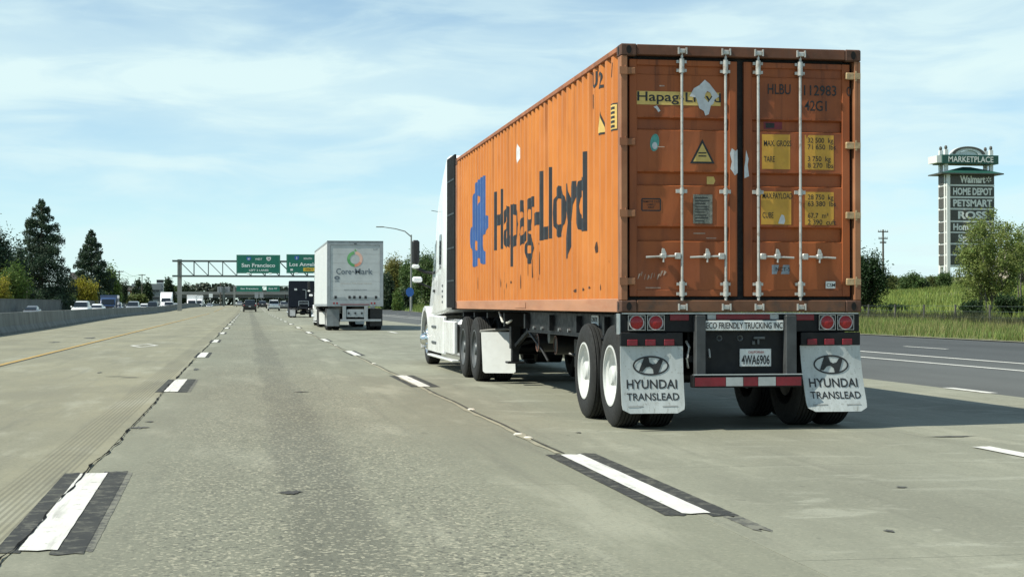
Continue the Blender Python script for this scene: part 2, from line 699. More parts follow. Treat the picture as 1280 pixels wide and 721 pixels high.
def grass_ground_mat():
    m, nt, b = new_mat('grassy_soil')
    g = G(nt)
    p = g.coord('World')
    n = g.noise(p, 0.10, 5, 0.6)
    c = g.mix(g.rng(n, 0.35, 0.65), (0.085, 0.125, 0.030), (0.155, 0.165, 0.050))
    n2 = g.noise(g.map(p, (1, 0.5, 1)), 0.8, 5, 0.7)
    c = g.mix(g.rng(n2, 0.45, 0.75, 0, 0.6), c, (0.21, 0.19, 0.08))
    n3 = g.noise(p, 9, 3, 0.7)
    c = g.mix(g.rng(n3, 0.35, 0.7, 0, 0.45), c, (0.045, 0.065, 0.018))
    g.put(b.inputs['Base Color'], c)
    b.inputs['Roughness'].default_value = 0.95
    g.put(b.inputs['Normal'], g.bump(n3, 0.8, 0.1))
    return m


M_ground = grass_ground_mat()

# ---- ground: one sheet out to the horizon
gx = sorted(set([-6000, -3000, -1500, -800, -400, -200, -120, -80, -60, -50, -45, -42, -39, -36, -34, -32, -30.5, -29.2, -28.6, -28.5, -20, 0, 20, 24.19, 24.2, 25] + [26 + 2 * i for i in range(60)] + [150, 170, 200, 250, 320, 450, 700, 1200, 2500, 6000]))
gy = sorted(set([-300, -100, -40] + [4 * i for i in range(0, 100)] + [420, 460, 520, 600, 700, 850, 1000, 1300, 1800, 2600, 4000, 8000]))
gb = MB()
gb.v = [(x, y, hg(x, y)) for y in gy for x in gx]
nx = len(gx)
gb.f = [(j * nx + i, j * nx + i + 1, (j + 1) * nx + i + 1, (j + 1) * nx + i) for j in range(len(gy) - 1) for i in range(nx - 1)]
gb.m = [0] * len(gb.f)
ground = gb.build('ground', M_ground, smooth=60, fix=False)
tag(ground, 'rough grassy ground rising beside the freeway', 'ground', kind='structure')

# ---- the carriageway: a base sheet that shows in the joints, slabs on top
YS = [-30, -10, 0, 20, 50, 100, 150, 200, 225, 250, 275, 300, 320, 340, 400, 500, 700, 1000, 1600, 2500]


def strip(x0, x1, ys, z, zf=zr):
    b = MB()
    xs = [x0, x1]
    f0 = [(x if not callable(x) else x) for x in xs]
    for y in ys:
        for x in f0:
            xx = x(y) if callable(x) else x
            b.v.append((xx, y, zf(y) + z))
    for j in range(len(ys) - 1):
        b.f.append((2 * j, 2 * j + 1, 2 * j + 3, 2 * j + 2))
        b.m.append(0)
    return b


M_jointfill = mat('joint_dirt', (0.06, 0.058, 0.048), 0.95, var=0.3, vs=5)
road = strip(lambda y: barrier_x(y) - 0.1, 10.02, YS, -0.045).build('road', M_jointfill, fix=False)
tag(road, 'pale worn concrete freeway lanes running straight ahead', 'road', kind='structure')
ramp = strip(10.02, 24.3, YS, -0.004).build('asphalt_lane', M_asph, fix=False)
tag(ramp, 'darker asphalt lanes along the grassy verge', 'road', kind='structure')
ramp2 = strip(15.86, 24.3, YS, 0.001).build('ramp_surface', M_asph_ramp, ramp, fix=False)
opp = MB()
for y in YS:
    for x in (-28.45, -13.0):
        opp.v.append((x if x < -20 else min(x, barrier_x(y) - 0.25), y, zopp(x) - 0.02))
    opp.v.append((barrier_x(y) - 0.09, y, -0.02))
for j in range(len(YS) - 1):
    for q in range(2):
        opp.f.append((3 * j + q, 3 * j + q + 1, 3 * j + 4 + q, 3 * j + 3 + q))
        opp.m.append(0)
opp_road = opp.build('opposite_road', M_opp, fix=False)
tag(opp_road, 'far carriageway beyond the median barrier', 'road', kind='structure')

LINES = [-1.09, 2.57, 6.22, 10.02]
SLABS = [(None, -4.86), (-4.86, -1.145), (-1.145, 2.57), (2.57, 6.22), (6.22, 10.02)]
J = 0.006
srand = random.Random(3)
for li, (x0, x1) in enumerate(SLABS):
    y = -6.0 + li * 0.7
    if li == 3:
        y = 7.16 - 14.2
    elif li == 1:
        y = 22.46 - 4.7 * 6
    cuts = [y]
    while y < 108:
        y += srand.uniform(4.2, 5.2)
        if li == 3 and 5.0 < y < 10 and not any(abs(c - 7.16) < 0.01 for c in cuts):
            y = 7.16
        if li == 1 and 19.5 < y < 24.5 and not any(abs(c - 22.46) < 0.01 for c in cuts):
            y = 22.46
        cuts.append(y)
    cuts += [160, 200, 240, 280, 320, 360, 500, 800, 1400, 2500]
    for a, c in zip(cuts, cuts[1:]):
        sb = MB()
        for yy in (a + J / 2, c - J / 2):
            xa = (barrier_x(yy) - 0.02) if x0 is None else x0 + J / 2
            for xx in (xa, x1 - J / 2):
                sb.v += [(xx, yy, zr(yy)), (xx, yy, zr(yy) - 0.04)]
        sb.f = [(0, 2, 6, 4), (0, 1, 3, 2), (2, 3, 7, 6), (6, 7, 5, 4), (4, 5, 1, 0)]
        sb.m = [0] * 5
        sb.build('concrete_slab', M_conc, road)


# ---- painted markings, each a sheet a few millimetres above the slabs
def rough_quad(x0, x1, y0, y1, z, seed, jag=0.012, n=30, skew=0.0):
    """stripe with slightly uneven ends and edges"""
    r = random.Random(seed)
    b = MB()
    ys = [y0 + (y1 - y0) * i / n for i in range(n + 1)]
    m = 4
    for k, y in enumerate(ys):
        for q in range(m + 1):
            xx = x0 + (x1 - x0) * q / m
            yy = y
            if k in (0, n):
                yy += r.uniform(-jag * 3, jag * 3)
            if q in (0, m):
                xx += r.uniform(-jag, jag) * 0.15
            b.v.append((xx + skew * (yy - (y0 + y1) / 2), yy, zr(yy) + z))
    for k in range(n):
        for q in range(m):
            a = k * (m + 1) + q
            b.f.append((a, a + 1, a + m + 2, a + m + 1))
            b.m.append(0)
    return b


PERIOD = 14.25
for li, (lx, y0, length, wl_, blk) in enumerate([(-1.055, 8.05, 3.62, 0.19, ((-0.115, -0.005), (0.19, 0.325))), (2.58, 8.85, 3.62, 0.17, ((-0.115, -0.004), (0.175, 0.305))),
                                               (6.18, 8.95, 3.62, 0.17, ((-0.14, -0.004), (0.175, 0.29)))]):
    for k in range(-1, 32):
        y = y0 + k * PERIOD
        if y < 0:
            continue
        jag = 0.010
        sk = -0.018 if (li == 0 and k == 0) else 0.0
        xa = lx - wl_ / 2
        if k >= 2:
            blk = ((blk[0][0] * 0.6, blk[0][1]), (blk[1][0], 0.19 + (blk[1][1] - 0.19) * 0.6)) if k == 2 else blk
        if k < 14 and li < 2:
            rough_quad(xa + blk[0][0], xa + blk[0][1] + 0.02, y - 0.05, y + length + 0.05, 0.004, 100 + li * 40 + k, jag, skew=sk).build('contrast_patch', M_black, road, fix=False)
            rough_quad(xa + blk[1][0] - 0.03, xa + blk[1][1], y - 0.12, y + length + 0.10, 0.004, 300 + li * 40 + k, jag, skew=sk).build('contrast_patch', M_black, road, fix=False)
        rough_quad(xa, xa + wl_, y, y + length, 0.008, 500 + li * 40 + k, jag, skew=sk).build('lane_dash', M_white, road, fix=False)
# worn tail of black paint past the near dash on the right
M_wornblack = paint_mat('worn_black_paint', (0.085, 0.087, 0.080), 0.44, (0.21, 0.21, 0.17))
rough_quad(2.70, 2.80, 8.15, 8.75, 0.0022, 77, 0.03).build('contrast_patch', M_wornblack, road, fix=False)
rough_quad(-0.85, -0.785, 8.0, 11.72, 0.0022, 78, 0.012, skew=-0.018).build('contrast_patch', M_wornblack, road, fix=False)
rough_quad(-0.84, -0.78, 22.2, 25.95, 0.0022, 79, 0.012).build('contrast_patch', M_wornblack, road, fix=False)
for k in range(6):
    rough_quad(9.96, 10.13, 20.1 + k * PERIOD, 21.5 + k * PERIOD, 0.008, 800 + k).build('lane_dash', M_white, road, fix=False)
for k in range(-1, 12):
    y = 38.6 + k * PERIOD
    rough_quad(18.62, 18.76, y + 1.4, y + 4.2, 0.006, 830 + k).build('lane_dash', M_white, ramp, fix=False)
strip(13.90, 14.06, YS, 0.004).build('edge_line', M_white, ramp, fix=False)
strip(15.60, 15.78, YS, 0.004).build('edge_line', M_white, ramp, fix=False)
strip(-4.94, -4.82, YS, 0.005).build('edge_line', M_yellow, road, fix=False)
strip(-4.81, -4.76, YS, 0.005).build('edge_line_border', M_black, road, fix=False)
strip(24.0, 24.3, YS, 0.03).build('verge_edge', mat('pale_gravelly_edge', (0.26, 0.25, 0.2), 0.95, var=0.3, vs=3), ramp, fix=False)
for yy_x in (-16.4, -20.0, -23.6):
    b = MB()
    for k in range(26):
        y = 60 + k * PERIOD
        b.quad((yy_x, y, zopp(yy_x) + 0.0), (yy_x + 0.15, y, zopp(yy_x) + 0.0), (yy_x + 0.15, y + 3.6, zopp(yy_x) + 0.0), (yy_x, y + 3.6, zopp(yy_x) + 0.0))
    b.build('lane_dash_row', M_white, opp_road, fix=False)

# ragged tar-filled crack along the left lane joint
cr = random.Random(5)
pts, x = [], -1.13
y = 4.0
while y < 260:
    x += cr.uniform(-0.012, 0.012) + (-1.145 - x) * 0.10
    w = max(0.003, cr.gauss(0.010, 0.006)) * (0.9 + y / 70)
    if cr.random() < 0.06:
        w *= 2.2
    pts.append((x, y, w))
    y += 0.05 + y * 0.008
b = MB()
for x, y, w in pts:
    b.v += [(x - w / 2, y, zr(y) + 0.011), (x + w / 2, y, zr(y) + 0.011)]
for k in range(len(pts) - 1):
    b.f.append((2 * k, 2 * k + 1, 2 * k + 3, 2 * k + 2))
    b.m.append(0)
b.build('tar_crack', M_seal, road, fix=False)


def blob(name, x, y, rx, ry, m, seed, z=0.006, parent=None):
    r = random.Random(seed)
    n = 18
    v = [(x + rx * math.cos(2 * math.pi * i / n) * r.uniform(0.35, 1.2), y + ry * math.sin(2 * math.pi * i / n) * r.uniform(0.35, 1.2), zr(y) + z) for i in range(n)]
    return MB().add(v, [tuple(range(n))]).build(name, m, parent or road, fix=False)


blob('iron_cover', 0.28, 10.27, 0.085, 0.14, mat('dark_iron', (0.05, 0.047, 0.04), 0.7, var=0.3, vs=20), 1)
M_stain = mat('tar_spot', (0.085, 0.085, 0.075), 0.8, var=0.4, vs=12)
for i, (bx, by, rx, ry) in enumerate([(-1.06, 15.9, 0.10, 0.14), (-1.0, 16.7, 0.05, 0.10), (-0.95, 30.0, 0.05, 0.6), (-2.6, 28.8, 0.04, 0.3), (-1.9, 26.8, 0.2, 0.10), (-2.2, 27.2, 0.18, 0.08),
                                       (0.75, 22.0, 0.12, 0.10), (4.3, 9.9, 0.035, 0.05), (4.7, 7.9, 0.03, 0.04), (3.4, 8.0, 0.03, 0.05), (-3.9, 18.5, 0.04, 0.07), (3.1, 14.6, 0.05, 0.05), (-6.4, 40, 0.12, 0.5), (-7.3, 46, 0.1, 0.7), (-6.1, 52, 0.15, 0.9), (-5.6, 58, 0.2, 1.4), (6.4, 13.6, 0.25, 0.06)]):
    blob('tar_spot', bx, by, rx, ry, M_stain, 20 + i)
# residue of an old line, with broken reflector studs
b = MB()
r = random.Random(9)
ys = [12.6 + 0.25 * i for i in range(360)]
for y in ys:
    w = 0.030 + r.uniform(-0.010, 0.012)
    xx = 2.505 + 0.012 * math.sin(y * 1.7) + r.uniform(-0.004, 0.004)
    b.v += [(xx - w, y, 0.005), (xx + w * 0.4, y, 0.005)]
for k in range(len(ys) - 1):
    b.f.append((2 * k, 2 * k + 1, 2 * k + 3, 2 * k + 2))
    b.m.append(0)
b.build('old_line', M_palejoint, road, fix=False)
b = MB()
for y in ys:
    w = 0.010 + r.uniform(-0.004, 0.006)
    xx = 2.545 + 0.012 * math.sin(y * 1.7)
    b.v += [(xx - w, y, 0.0062), (xx + w, y, 0.0062)]
for k in range(len(ys) - 1):
    b.f.append((2 * k, 2 * k + 1, 2 * k + 3, 2 * k + 2))
    b.m.append(0)
b.build('dark_joint_strip', M_jointfill, road, fix=False)  # narrow dark strip along the joint, beside the old line
M_stud = mat('ceramic_stud', (0.62, 0.60, 0.52), 0.4, var=0.2)
for i, (sx, sy) in enumerate([(2.55, 18.0), (2.50, 14.5), (2.52, 14.1), (2.55, 32.2), (2.55, 46.5)]):
    MB().lathe([(0.0, 0.018), (0.03, 0.016), (0.05, 0.0)], 12).build('reflector_stud', M_stud, road, smooth=40, loc=(sx, sy, 0.001)).rotation_euler = (0, -math.pi / 2, 0)
blob('line_scar', 2.51, 14.3, 0.06, 0.5, M_palejoint, 91, 0.0075)
# faded diamond marking in the carpool lane
dv, df = shape_raw([[(0, -1.9), (0.42, 0), (0, 1.9), (-0.42, 0)], [(0, -1.45), (-0.30, 0), (0, 1.45), (0.30, 0)]])
sheet('lane_diamond', dv, df, lambda u, v: (-3.0 + u, 47.3 + v, 0.006), M_white, road)

# ---- median barrier: precast lengths
bar_prof = [(-0.30, -0.3), (-0.30, 0.08), (-0.17, 0.30), (-0.10, 0.86), (0.10, 0.86), (0.17, 0.30), (0.30, 0.08), (0.30, -0.3)]
bar = empty('median_barrier', (barrier_x(40) - 0.32, 40, 0))
tag(bar, 'long grey concrete median barrier along the left shoulder', 'barrier')
ys = list(range(-10, 120, 6)) + list(range(120, 340, 10)) + list(range(340, 1300, 60))
for a, c in zip(ys, ys[1:]):
    b = MB()
    rings = []
    for y in (a + 0.008, c - 0.008):
        ox = barrier_x(y) - 0.32 - bar.location.x
        rings.append([(ox + u, y - 40, v + zr(y)) for u, v in bar_prof])
    b.loft(rings)
    b.build('barrier_segment', M_barrier, bar)

# ---- wall at the far side of the opposite carriageway
wall = empty('retaining_wall', (-28.75, 200, 0))
tag(wall, 'low grey roadside wall below the dark conifers', 'wall')
M_wall = mat('wall_concrete', (0.13, 0.145, 0.14), 0.9, var=0.2, vs=0.5, dirt=(0.09, 0.1, 0.095))
for y in range(60, 420, 12):
    hh = 1.75 if y < 330 else 1.3
    MB().box(-0.15, 0.15, y - 200 + 0.01, y + 12 - 200 - 0.01, -1.3, hh).box(-0.2, 0.2, y - 200 + 0.02, y + 12 - 200 - 0.02, hh, hh + 0.12).build('wall_panel', M_wall, wall)


# ------------------------------------------------------------------ shared vehicle materials
M_tyre = mat('tyre_rubber', (0.012, 0.013, 0.013), 0.85, var=0.25, vs=6, dirt=(0.030, 0.030, 0.027), dirt_amt=0.5)
M_rimwhite = mat('white_rim_paint', (0.60, 0.62, 0.61), 0.45, var=0.06, vs=8, dirt=(0.45, 0.43, 0.38), dirt_amt=0.25)
M_rimgrey = mat('dull_steel_rim', (0.10, 0.11, 0.115), 0.5, metal=0.3, var=0.15, vs=8)
M_chrome = mat('bright_metal', (0.72, 0.74, 0.74), 0.22, metal=1.0, var=0.05)
M_black_frame = mat('black_frame_paint', (0.008, 0.0095, 0.0115), 0.55, var=0.3, vs=3, dirt=(0.013, 0.0125, 0.011), dirt_amt=0.5, spec=0.3)
M_blackplastic = mat('black_plastic', (0.010, 0.011, 0.012), 0.5, var=0.2)
M_cabwhite = mat('white_cab_paint', (0.80, 0.82, 0.82), 0.28, var=0.03, vs=0.5, coat=0.4)
M_glass = mat('dark_glass', (0.012, 0.016, 0.02), 0.08, var=0.1, spec=0.7)
M_redlens = mat('red_lens', (0.30, 0.012, 0.016), 0.25, var=0.1, vs=10)
M_reddark = mat('red_tape', (0.19, 0.010, 0.02), 0.4, var=0.2, vs=9, dirt=(0.16, 0.03, 0.04), dirt_amt=0.5)
M_whitetape = mat('white_tape', (0.42, 0.45, 0.45), 0.4, var=0.12, vs=9, dirt=(0.35, 0.36, 0.35), dirt_amt=0.5)
M_whiteplate = mat('white_plate', (0.70, 0.72, 0.70), 0.5, var=0.1, vs=9, dirt=(0.45, 0.45, 0.42), dirt_amt=0.4)
M_ink = mat('black_ink', (0.018, 0.020, 0.022), 0.6, var=0.25, vs=12)
M_alu = mat('brushed_aluminium', (0.60, 0.62, 0.63), 0.38, metal=0.9, var=0.08)


def flap_mat():
    m, nt, b = new_mat('grimy_white_flap')
    g = G(nt)
    p = g.coord('Object')
    n = g.noise(g.map(p, (1, 1, 0.25)), 14, 5, 0.65)
    c = g.mix(g.rng(n, 0.3, 0.75, 0, 0.5), (0.50, 0.54, 0.54), (0.32, 0.34, 0.32))
    z = g.sep(p)[2]
    n2 = g.noise(g.map(p, (1, 1, 0.18)), 30, 4, 0.7)
    c = g.mix(g.math('MULTIPLY', g.rng(z, 0.32, 0.17), g.rng(n2, 0.5, 0.7, 0, 0.8)), c, (0.22, 0.22, 0.19))
    c = g.mix(g.math('MULTIPLY', g.rng(g.noise(p, 35, 2), 0.62, 0.68), 0.5), c, (0.25, 0.25, 0.23))
    g.put(b.inputs['Base Color'], c)
    b.inputs['Roughness'].default_value = 0.5
    return m


M_flap = flap_mat()


# ---- wheels. Axle along x; the outer face looks to -x at x = 0
def tyre_mesh(r, w, name='wheel', ngroove=4, n=44):
    ri = r * 0.575
    pr = [(ri, 0.03), (ri + 0.012, 0.012), (r * 0.72, -0.004), (r * 0.86, 0.002), (r * 0.955, 0.018), (r * 0.985, 0.034)]
    gx0, gx1 = 0.045, w - 0.045
    for k in range(ngroove + 1):
        a = gx0 + (gx1 - gx0) * k / (ngroove + 1)
        c = gx0 + (gx1 - gx0) * (k + 1) / (ngroove + 1)
        pr += [(r * 0.972, a + 0.001), (r, a + 0.008), (r, c - 0.008), (r * 0.972, c - 0.001)]
    pr += [(r * 0.985, w - 0.034), (r * 0.955, w - 0.018), (r * 0.86, w - 0.002), (r * 0.72, w), (ri + 0.012, w - 0.012), (ri, w - 0.03), (ri, 0.03)]
    return MB().lathe(pr, n).mesh(name, M_tyre, smooth=35)


def rim_dished(r, m, name='rim', depth=0.135):
    """outer rim of a dual pair: a deep bowl with the hub in it"""
    ri = r * 0.60
    b = MB().lathe([(ri, 0.03), (ri, 0.004), (ri - 0.018, 0.004), (ri - 0.024, 0.03), (ri - 0.05, 0.05), (ri - 0.065, depth * 0.75), (ri - 0.10, depth), (0.12, depth + 0.008), (0.105, depth - 0.01), (0.10, 0.03), (0.085, 0.012), (0.0, 0.010)], 36)
    for k in range(10):
        a = 2 * math.pi * k / 10
        b.cyl((depth - 0.02, 0.145 * math.cos(a), 0.145 * math.sin(a)), (depth + 0.02, 0.145 * math.cos(a), 0.145 * math.sin(a)), 0.016, n=6)
    return b.mesh(name, m, smooth=35)


def rim_steer(r, m, name='rim'):
    ri = r * 0.60
    b = MB().lathe([(ri, 0.04), (ri, 0.004), (ri - 0.02, 0.004), (ri - 0.03, 0.03), (ri - 0.08, 0.02), (0.16, -0.03), (0.12, -0.05), (0.10, -0.11), (0.06, -0.13), (0.0, -0.135)], 32)
    for k in range(10):
        a = 2 * math.pi * k / 10
        b.cyl((0.0, 0.17 * math.cos(a), 0.17 * math.sin(a)), (-0.055, 0.17 * math.cos(a), 0.17 * math.sin(a)), 0.017, n=6)
    return b.mesh(name, m, smooth=35)


TY = tyre_mesh(0.508, 0.27)
RIM_W = rim_dished(0.508, M_rimwhite)
RIM_G = rim_dished(0.508, M_rimgrey, depth=0.10)
RIM_S = rim_steer(0.508, M_chrome)


def wheel(parent, x, y, side, rim=None, me=TY, r=0.508, sc=1.0):
    """side -1: outer face to -x; +1: outer face to +x"""
    t = link('wheel', me, parent, (x, y, r))
    if side > 0:
        t.rotation_euler = (0, 0, math.pi)
    t.scale = (sc, sc, sc)
    if rim:
        link('rim', rim, t)
    return t


def dual(parent, y, rim, x_out=0.02, width=2.438, inner=True):
    for s in (-1, 1):
        xo = x_out if s < 0 else width - x_out
        wheel(parent, xo, y, s, rim)
        if inner:
            wheel(parent, xo - s * 0.325, y, s, None)


# ------------------------------------------------------------------ the orange container
X0, L0, DECK = 3.537, 14.705, 1.141
CL, CW, CH = 12.192, 2.438, 2.591


def orange_mat(name, base, faded, grime, scrapes=True, seams=False):
    m, nt, b = new_mat(name)
    g = G(nt)
    p = g.coord('Object')
    s = g.sep(p)
    n = g.noise(p, 0.9, 5, 0.6)
    c = g.mix(g.rng(n, 0.3, 0.7), base, faded)
    st = g.noise(g.map(p, (1, 5.0, 0.28)), 2.4, 5, 0.65)
    c = g.mix(g.rng(st, 0.48, 0.74, 0, 0.55), c, grime)
    sp = g.noise(g.map(p, (1, 1, 0.6)), 7.0, 6, 0.72)
    c = g.mix(g.rng(sp, 0.68, 0.735, 0, 0.85), c, (0.11, 0.042, 0.02))
    low = g.rng(s[2], 1.15, 0.2)
    if scrapes:
        sc = g.noise(g.map(p, (1, 7.5, 0.95), (0, 1.3, 0.2)), 1.25, 5, 0.6)
        f = g.math('MULTIPLY', g.rng(sc, 0.655, 0.69), g.rng(s[2], 1.25, 0.95))
        f = g.math('MULTIPLY', f, g.rng(g.noise(p, 0.55, 2), 0.42, 0.55))
        c = g.mix(f, c, (0.055, 0.03, 0.022))
    c = g.mix(g.math('MULTIPLY', low, 0.18), c, grime)
    # run-down from the top edge and sun-faded areas
    rn = g.noise(g.map(p, (6.0, 6.0, 0.10), (2, 2, 0)), 2.2, 4, 0.6)
    c = g.mix(g.math('MULTIPLY', g.rng(rn, 0.52, 0.68, 0, 0.55), g.rng(s[2], 1.2, 2.5, 0.15, 1.0)), c, tuple(v * 0.55 for v in grime))
    fd = g.noise(g.map(p, (1, 0.5, 1), (5, 0, 3)), 0.8, 4, 0.6)
    c = g.mix(g.rng(fd, 0.52, 0.72, 0, 0.35), c, tuple(min(1, v * 1.12 + 0.03) for v in faded))
    g.put(b.inputs['Base Color'], c)
    g.put(b.inputs['Roughness'], g.rng(n, 0.3, 0.7, 0.5, 0.68))
    b.inputs['Specular IOR Level'].default_value = 0.4
    dents = g.noise(g.map(p, (1, 1, 0.8)), 1.7, 2, 0.45)
    g.put(b.inputs['Normal'], g.bump(g.math('ADD', g.math('MULTIPLY', dents, 1.0), g.math('MULTIPLY', g.noise(p, 60, 2), 0.012)), 0.35, 0.055))
    return m


M_orange = orange_mat('orange_side_paint', (0.51, 0.165, 0.028), (0.57, 0.20, 0.038), (0.32, 0.10, 0.026))
M_door = orange_mat('grimy_shaded_door_paint', (0.295, 0.076, 0.022), (0.375, 0.106, 0.029), (0.115, 0.038, 0.02), scrapes=False)  # orange darkened for the shade on the rear face, plus grime streaks
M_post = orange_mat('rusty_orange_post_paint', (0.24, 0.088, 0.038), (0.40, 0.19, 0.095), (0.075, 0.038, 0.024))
M_rail = mat('faded_pinkish_rail', (0.44, 0.21, 0.115), 0.65, var=0.16, vs=1.4, dirt=(0.36, 0.15, 0.08), dirt_amt=0.6, stretch=(1, 0.3, 2))
M_cast = mat('brown_corner_casting', (0.095, 0.045, 0.028), 0.75, var=0.25, vs=9, dirt=(0.06, 0.035, 0.025), dirt_amt=0.6)
M_sill = mat('dirty_brown_sill', (0.15, 0.068, 0.036), 0.75, var=0.3, vs=2, dirt=(0.06, 0.045, 0.035), dirt_amt=0.7)
M_gasket = mat('black_gasket', (0.016, 0.016, 0.017), 0.8, var=0.3, vs=6)
M_rod = mat('galvanised_rod', (0.52, 0.52, 0.49), 0.45, metal=0.35, var=0.10, vs=6, dirt=(0.26, 0.20, 0.15), dirt_amt=0.7)
M_hinge = mat('brassy_hinge', (0.46, 0.34, 0.19), 0.5, metal=0.25, var=0.25, vs=14, dirt=(0.30, 0.13, 0.06), dirt_amt=0.5)
M_yel = mat('yellow_ochre_decal', (0.60, 0.33, 0.045), 0.6, var=0.12, vs=6, dirt=(0.52, 0.22, 0.05), dirt_amt=0.45)
M_yelpale = mat('pale_yellow_decal', (0.64, 0.46, 0.14), 0.6, var=0.12, vs=6, dirt=(0.55, 0.32, 0.08), dirt_amt=0.4)
M_torn = mat('torn_white_paper', (0.62, 0.64, 0.66), 0.7, var=0.12, vs=9, dirt=(0.45, 0.45, 0.46), dirt_amt=0.5)
M_sidetext = mat('charcoal_blue_lettering', (0.014, 0.018, 0.024), 0.6, var=0.25, vs=3, dirt=(0.07, 0.04, 0.025), dirt_amt=0.3)
M_logo = mat('blue_logo_paint', (0.028, 0.085, 0.26), 0.5, var=0.15, vs=3)
M_dark_hole = mat('dark_socket', (0.006, 0.006, 0.006), 0.9, var=0.2)

box = empty('shipping_container', (X0, L0, DECK))
tag(box, 'orange forty-foot shipping container with dark lettering, riding on the near trailer', 'container')

# corrugated side wall: real folds
PITCH, FLAT, SLOPE, DEPTH = 0.278, 0.086, 0.053, 0.035
breaks = [(0.13, 0.0)]
y = 0.13 + FLAT * 0.6
while y + PITCH < CL - 0.14:
    breaks += [(y, 0.0), (y + SLOPE, DEPTH), (y + SLOPE + FLAT, DEPTH), (y + 2 * SLOPE + FLAT, 0.0)]
    y += PITCH
breaks += [(CL - 0.13, 0.0)]
BY = np.array([q[0] for q in breaks])
BO = np.array([q[1] for q in breaks])
SIDE_X, SIDE_Z0, SIDE_Z1 = 0.014, 0.135, CH - 0.062


def side_wall(mirror):
    b = MB()
    zs = [SIDE_Z0, 0.9, 1.7, SIDE_Z1]
    for yy, oo in breaks:
        for t in zs:
            x = SIDE_X + oo
            b.v.append(((CW - x) if mirror else x, yy, t))
    k = len(zs)
    for j in range(len(breaks) - 1):
        for q in range(k - 1):
            b.f.append((j * k + q, j * k + q + 1, (j + 1) * k + q + 1, (j + 1) * k + q))
            b.m.append(0)
    o = b.build('side_wall', M_orange, box, fix=False)
    if not mirror:
        for p in o.data.polygons:
            p.flip()
    return o


side_wall(False)
side_wall(True)
for s in (0, 1):
    fx = (lambda a: a) if s == 0 else (lambda a: CW - a)
    a, c = sorted((fx(0.004), fx(0.07)))
    MB().cbox(a, c, 0.12, CL - 0.12, 0.0, 0.134, 0.006).build('bottom_rail', M_rail, box)
    a, c = sorted((fx(0.002), fx(0.075)))
    MB().cbox(a, c, 0.12, CL - 0.12, CH - 0.061, CH - 0.006, 0.006).build('top_rail', mat('rusty_top_rail_%d' % s, (0.33, 0.12, 0.05), 0.7, var=0.25, vs=3, dirt=(0.17, 0.075, 0.04), dirt_amt=0.7), box)
# posts
for name, xa, xb, ya, yb in (('corner_post', 0.003, 0.068, 0.004, 0.135), ('corner_post', CW - 0.068, CW - 0.003, 0.004, 0.135), ('corner_post', 0.003, 0.1, CL - 0.135, CL - 0.004), ('corner_post', CW - 0.1, CW - 0.003, CL - 0.135, CL - 0.004)):
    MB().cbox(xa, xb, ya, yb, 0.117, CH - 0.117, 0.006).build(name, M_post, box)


def casting(x0, y0, z0, sx, sy):
    """ISO corner fitting with its elongated holes"""
    b = MB()
    b.cbox(x0, x0 + 0.162, y0, y0 + 0.178, z0, z0 + 0.118, 0.012)
    o = b.build('corner_casting', M_cast, box)
    h = MB()
    cx, cz = x0 + 0.081, z0 + 0.059
    ring = [(0.030 * math.cos(2 * math.pi * i / 16) * (0.85 if True else 1), 0.040 * math.sin(2 * math.pi * i / 16)) for i in range(16)]
    yf = y0 - 0.0025 if sy < 0 else y0 + 0.1805
    h.add([(cx + u, yf, cz + v) for u, v in ring], [tuple(range(16))])
    h.build('socket', M_dark_hole, o)
    h = MB()
    xf = x0 - 0.0025 if sx < 0 else x0 + 0.1645
    h.add([(xf, y0 + 0.089 + u, cz + v) for u, v in ring], [tuple(range(16))])
    h.build('socket', M_dark_hole, o)
    return o


for zz in (0.0, CH - 0.118):
    casting(-0.0, 0.0, zz, -1, -1)
    casting(CW - 0.162, 0.0, zz, 1, -1)
    casting(-0.0, CL - 0.178, zz, -1, 1)
    casting(CW - 0.162, CL - 0.178, zz, 1, 1)
# roof with shallow folds, front wall, floor
b = MB()
for k in range(58):
    ya = 0.14 + k * 0.2055
    for yy, zz in ((ya, CH - 0.03), (ya + 0.07, CH - 0.03), (ya + 0.1, CH - 0.012), (ya + 0.17, CH - 0.012)):
        b.v += [(0.07, yy, zz), (CW - 0.07, yy, zz)]
for j in range(len(b.v) // 2 - 1):
    b.f.append((2 * j, 2 * j + 1, 2 * j + 3, 2 * j + 2))
    b.m.append(0)
b.build('roof', M_orange, box, fix=False)
b = MB()
xs, zz = [], 0
x = 0.1
while x < CW - 0.12:
    b.v += [(x, CL - 0.05 - (0.045 if zz % 4 in (1, 2) else 0), 0.13), (x, CL - 0.05 - (0.045 if zz % 4 in (1, 2) else 0), CH - 0.1)]
    x += (0.07, 0.11, 0.07, 0.11)[(zz + 1) % 4] * 0.9
    zz += 1
for j in range(len(b.v) // 2 - 1):
    b.f.append((2 * j, 2 * j + 1, 2 * j + 3, 2 * j + 2))
    b.m.append(0)
b.build('front_wall', M_orange, box)
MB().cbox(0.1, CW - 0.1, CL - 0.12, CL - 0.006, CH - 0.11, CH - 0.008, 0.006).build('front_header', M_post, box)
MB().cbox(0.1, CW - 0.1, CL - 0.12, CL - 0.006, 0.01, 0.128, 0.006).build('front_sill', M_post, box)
MB().box(0.07, CW - 0.07, 0.12, CL - 0.12, 0.04, 0.11).build('floor', M_sill, box)

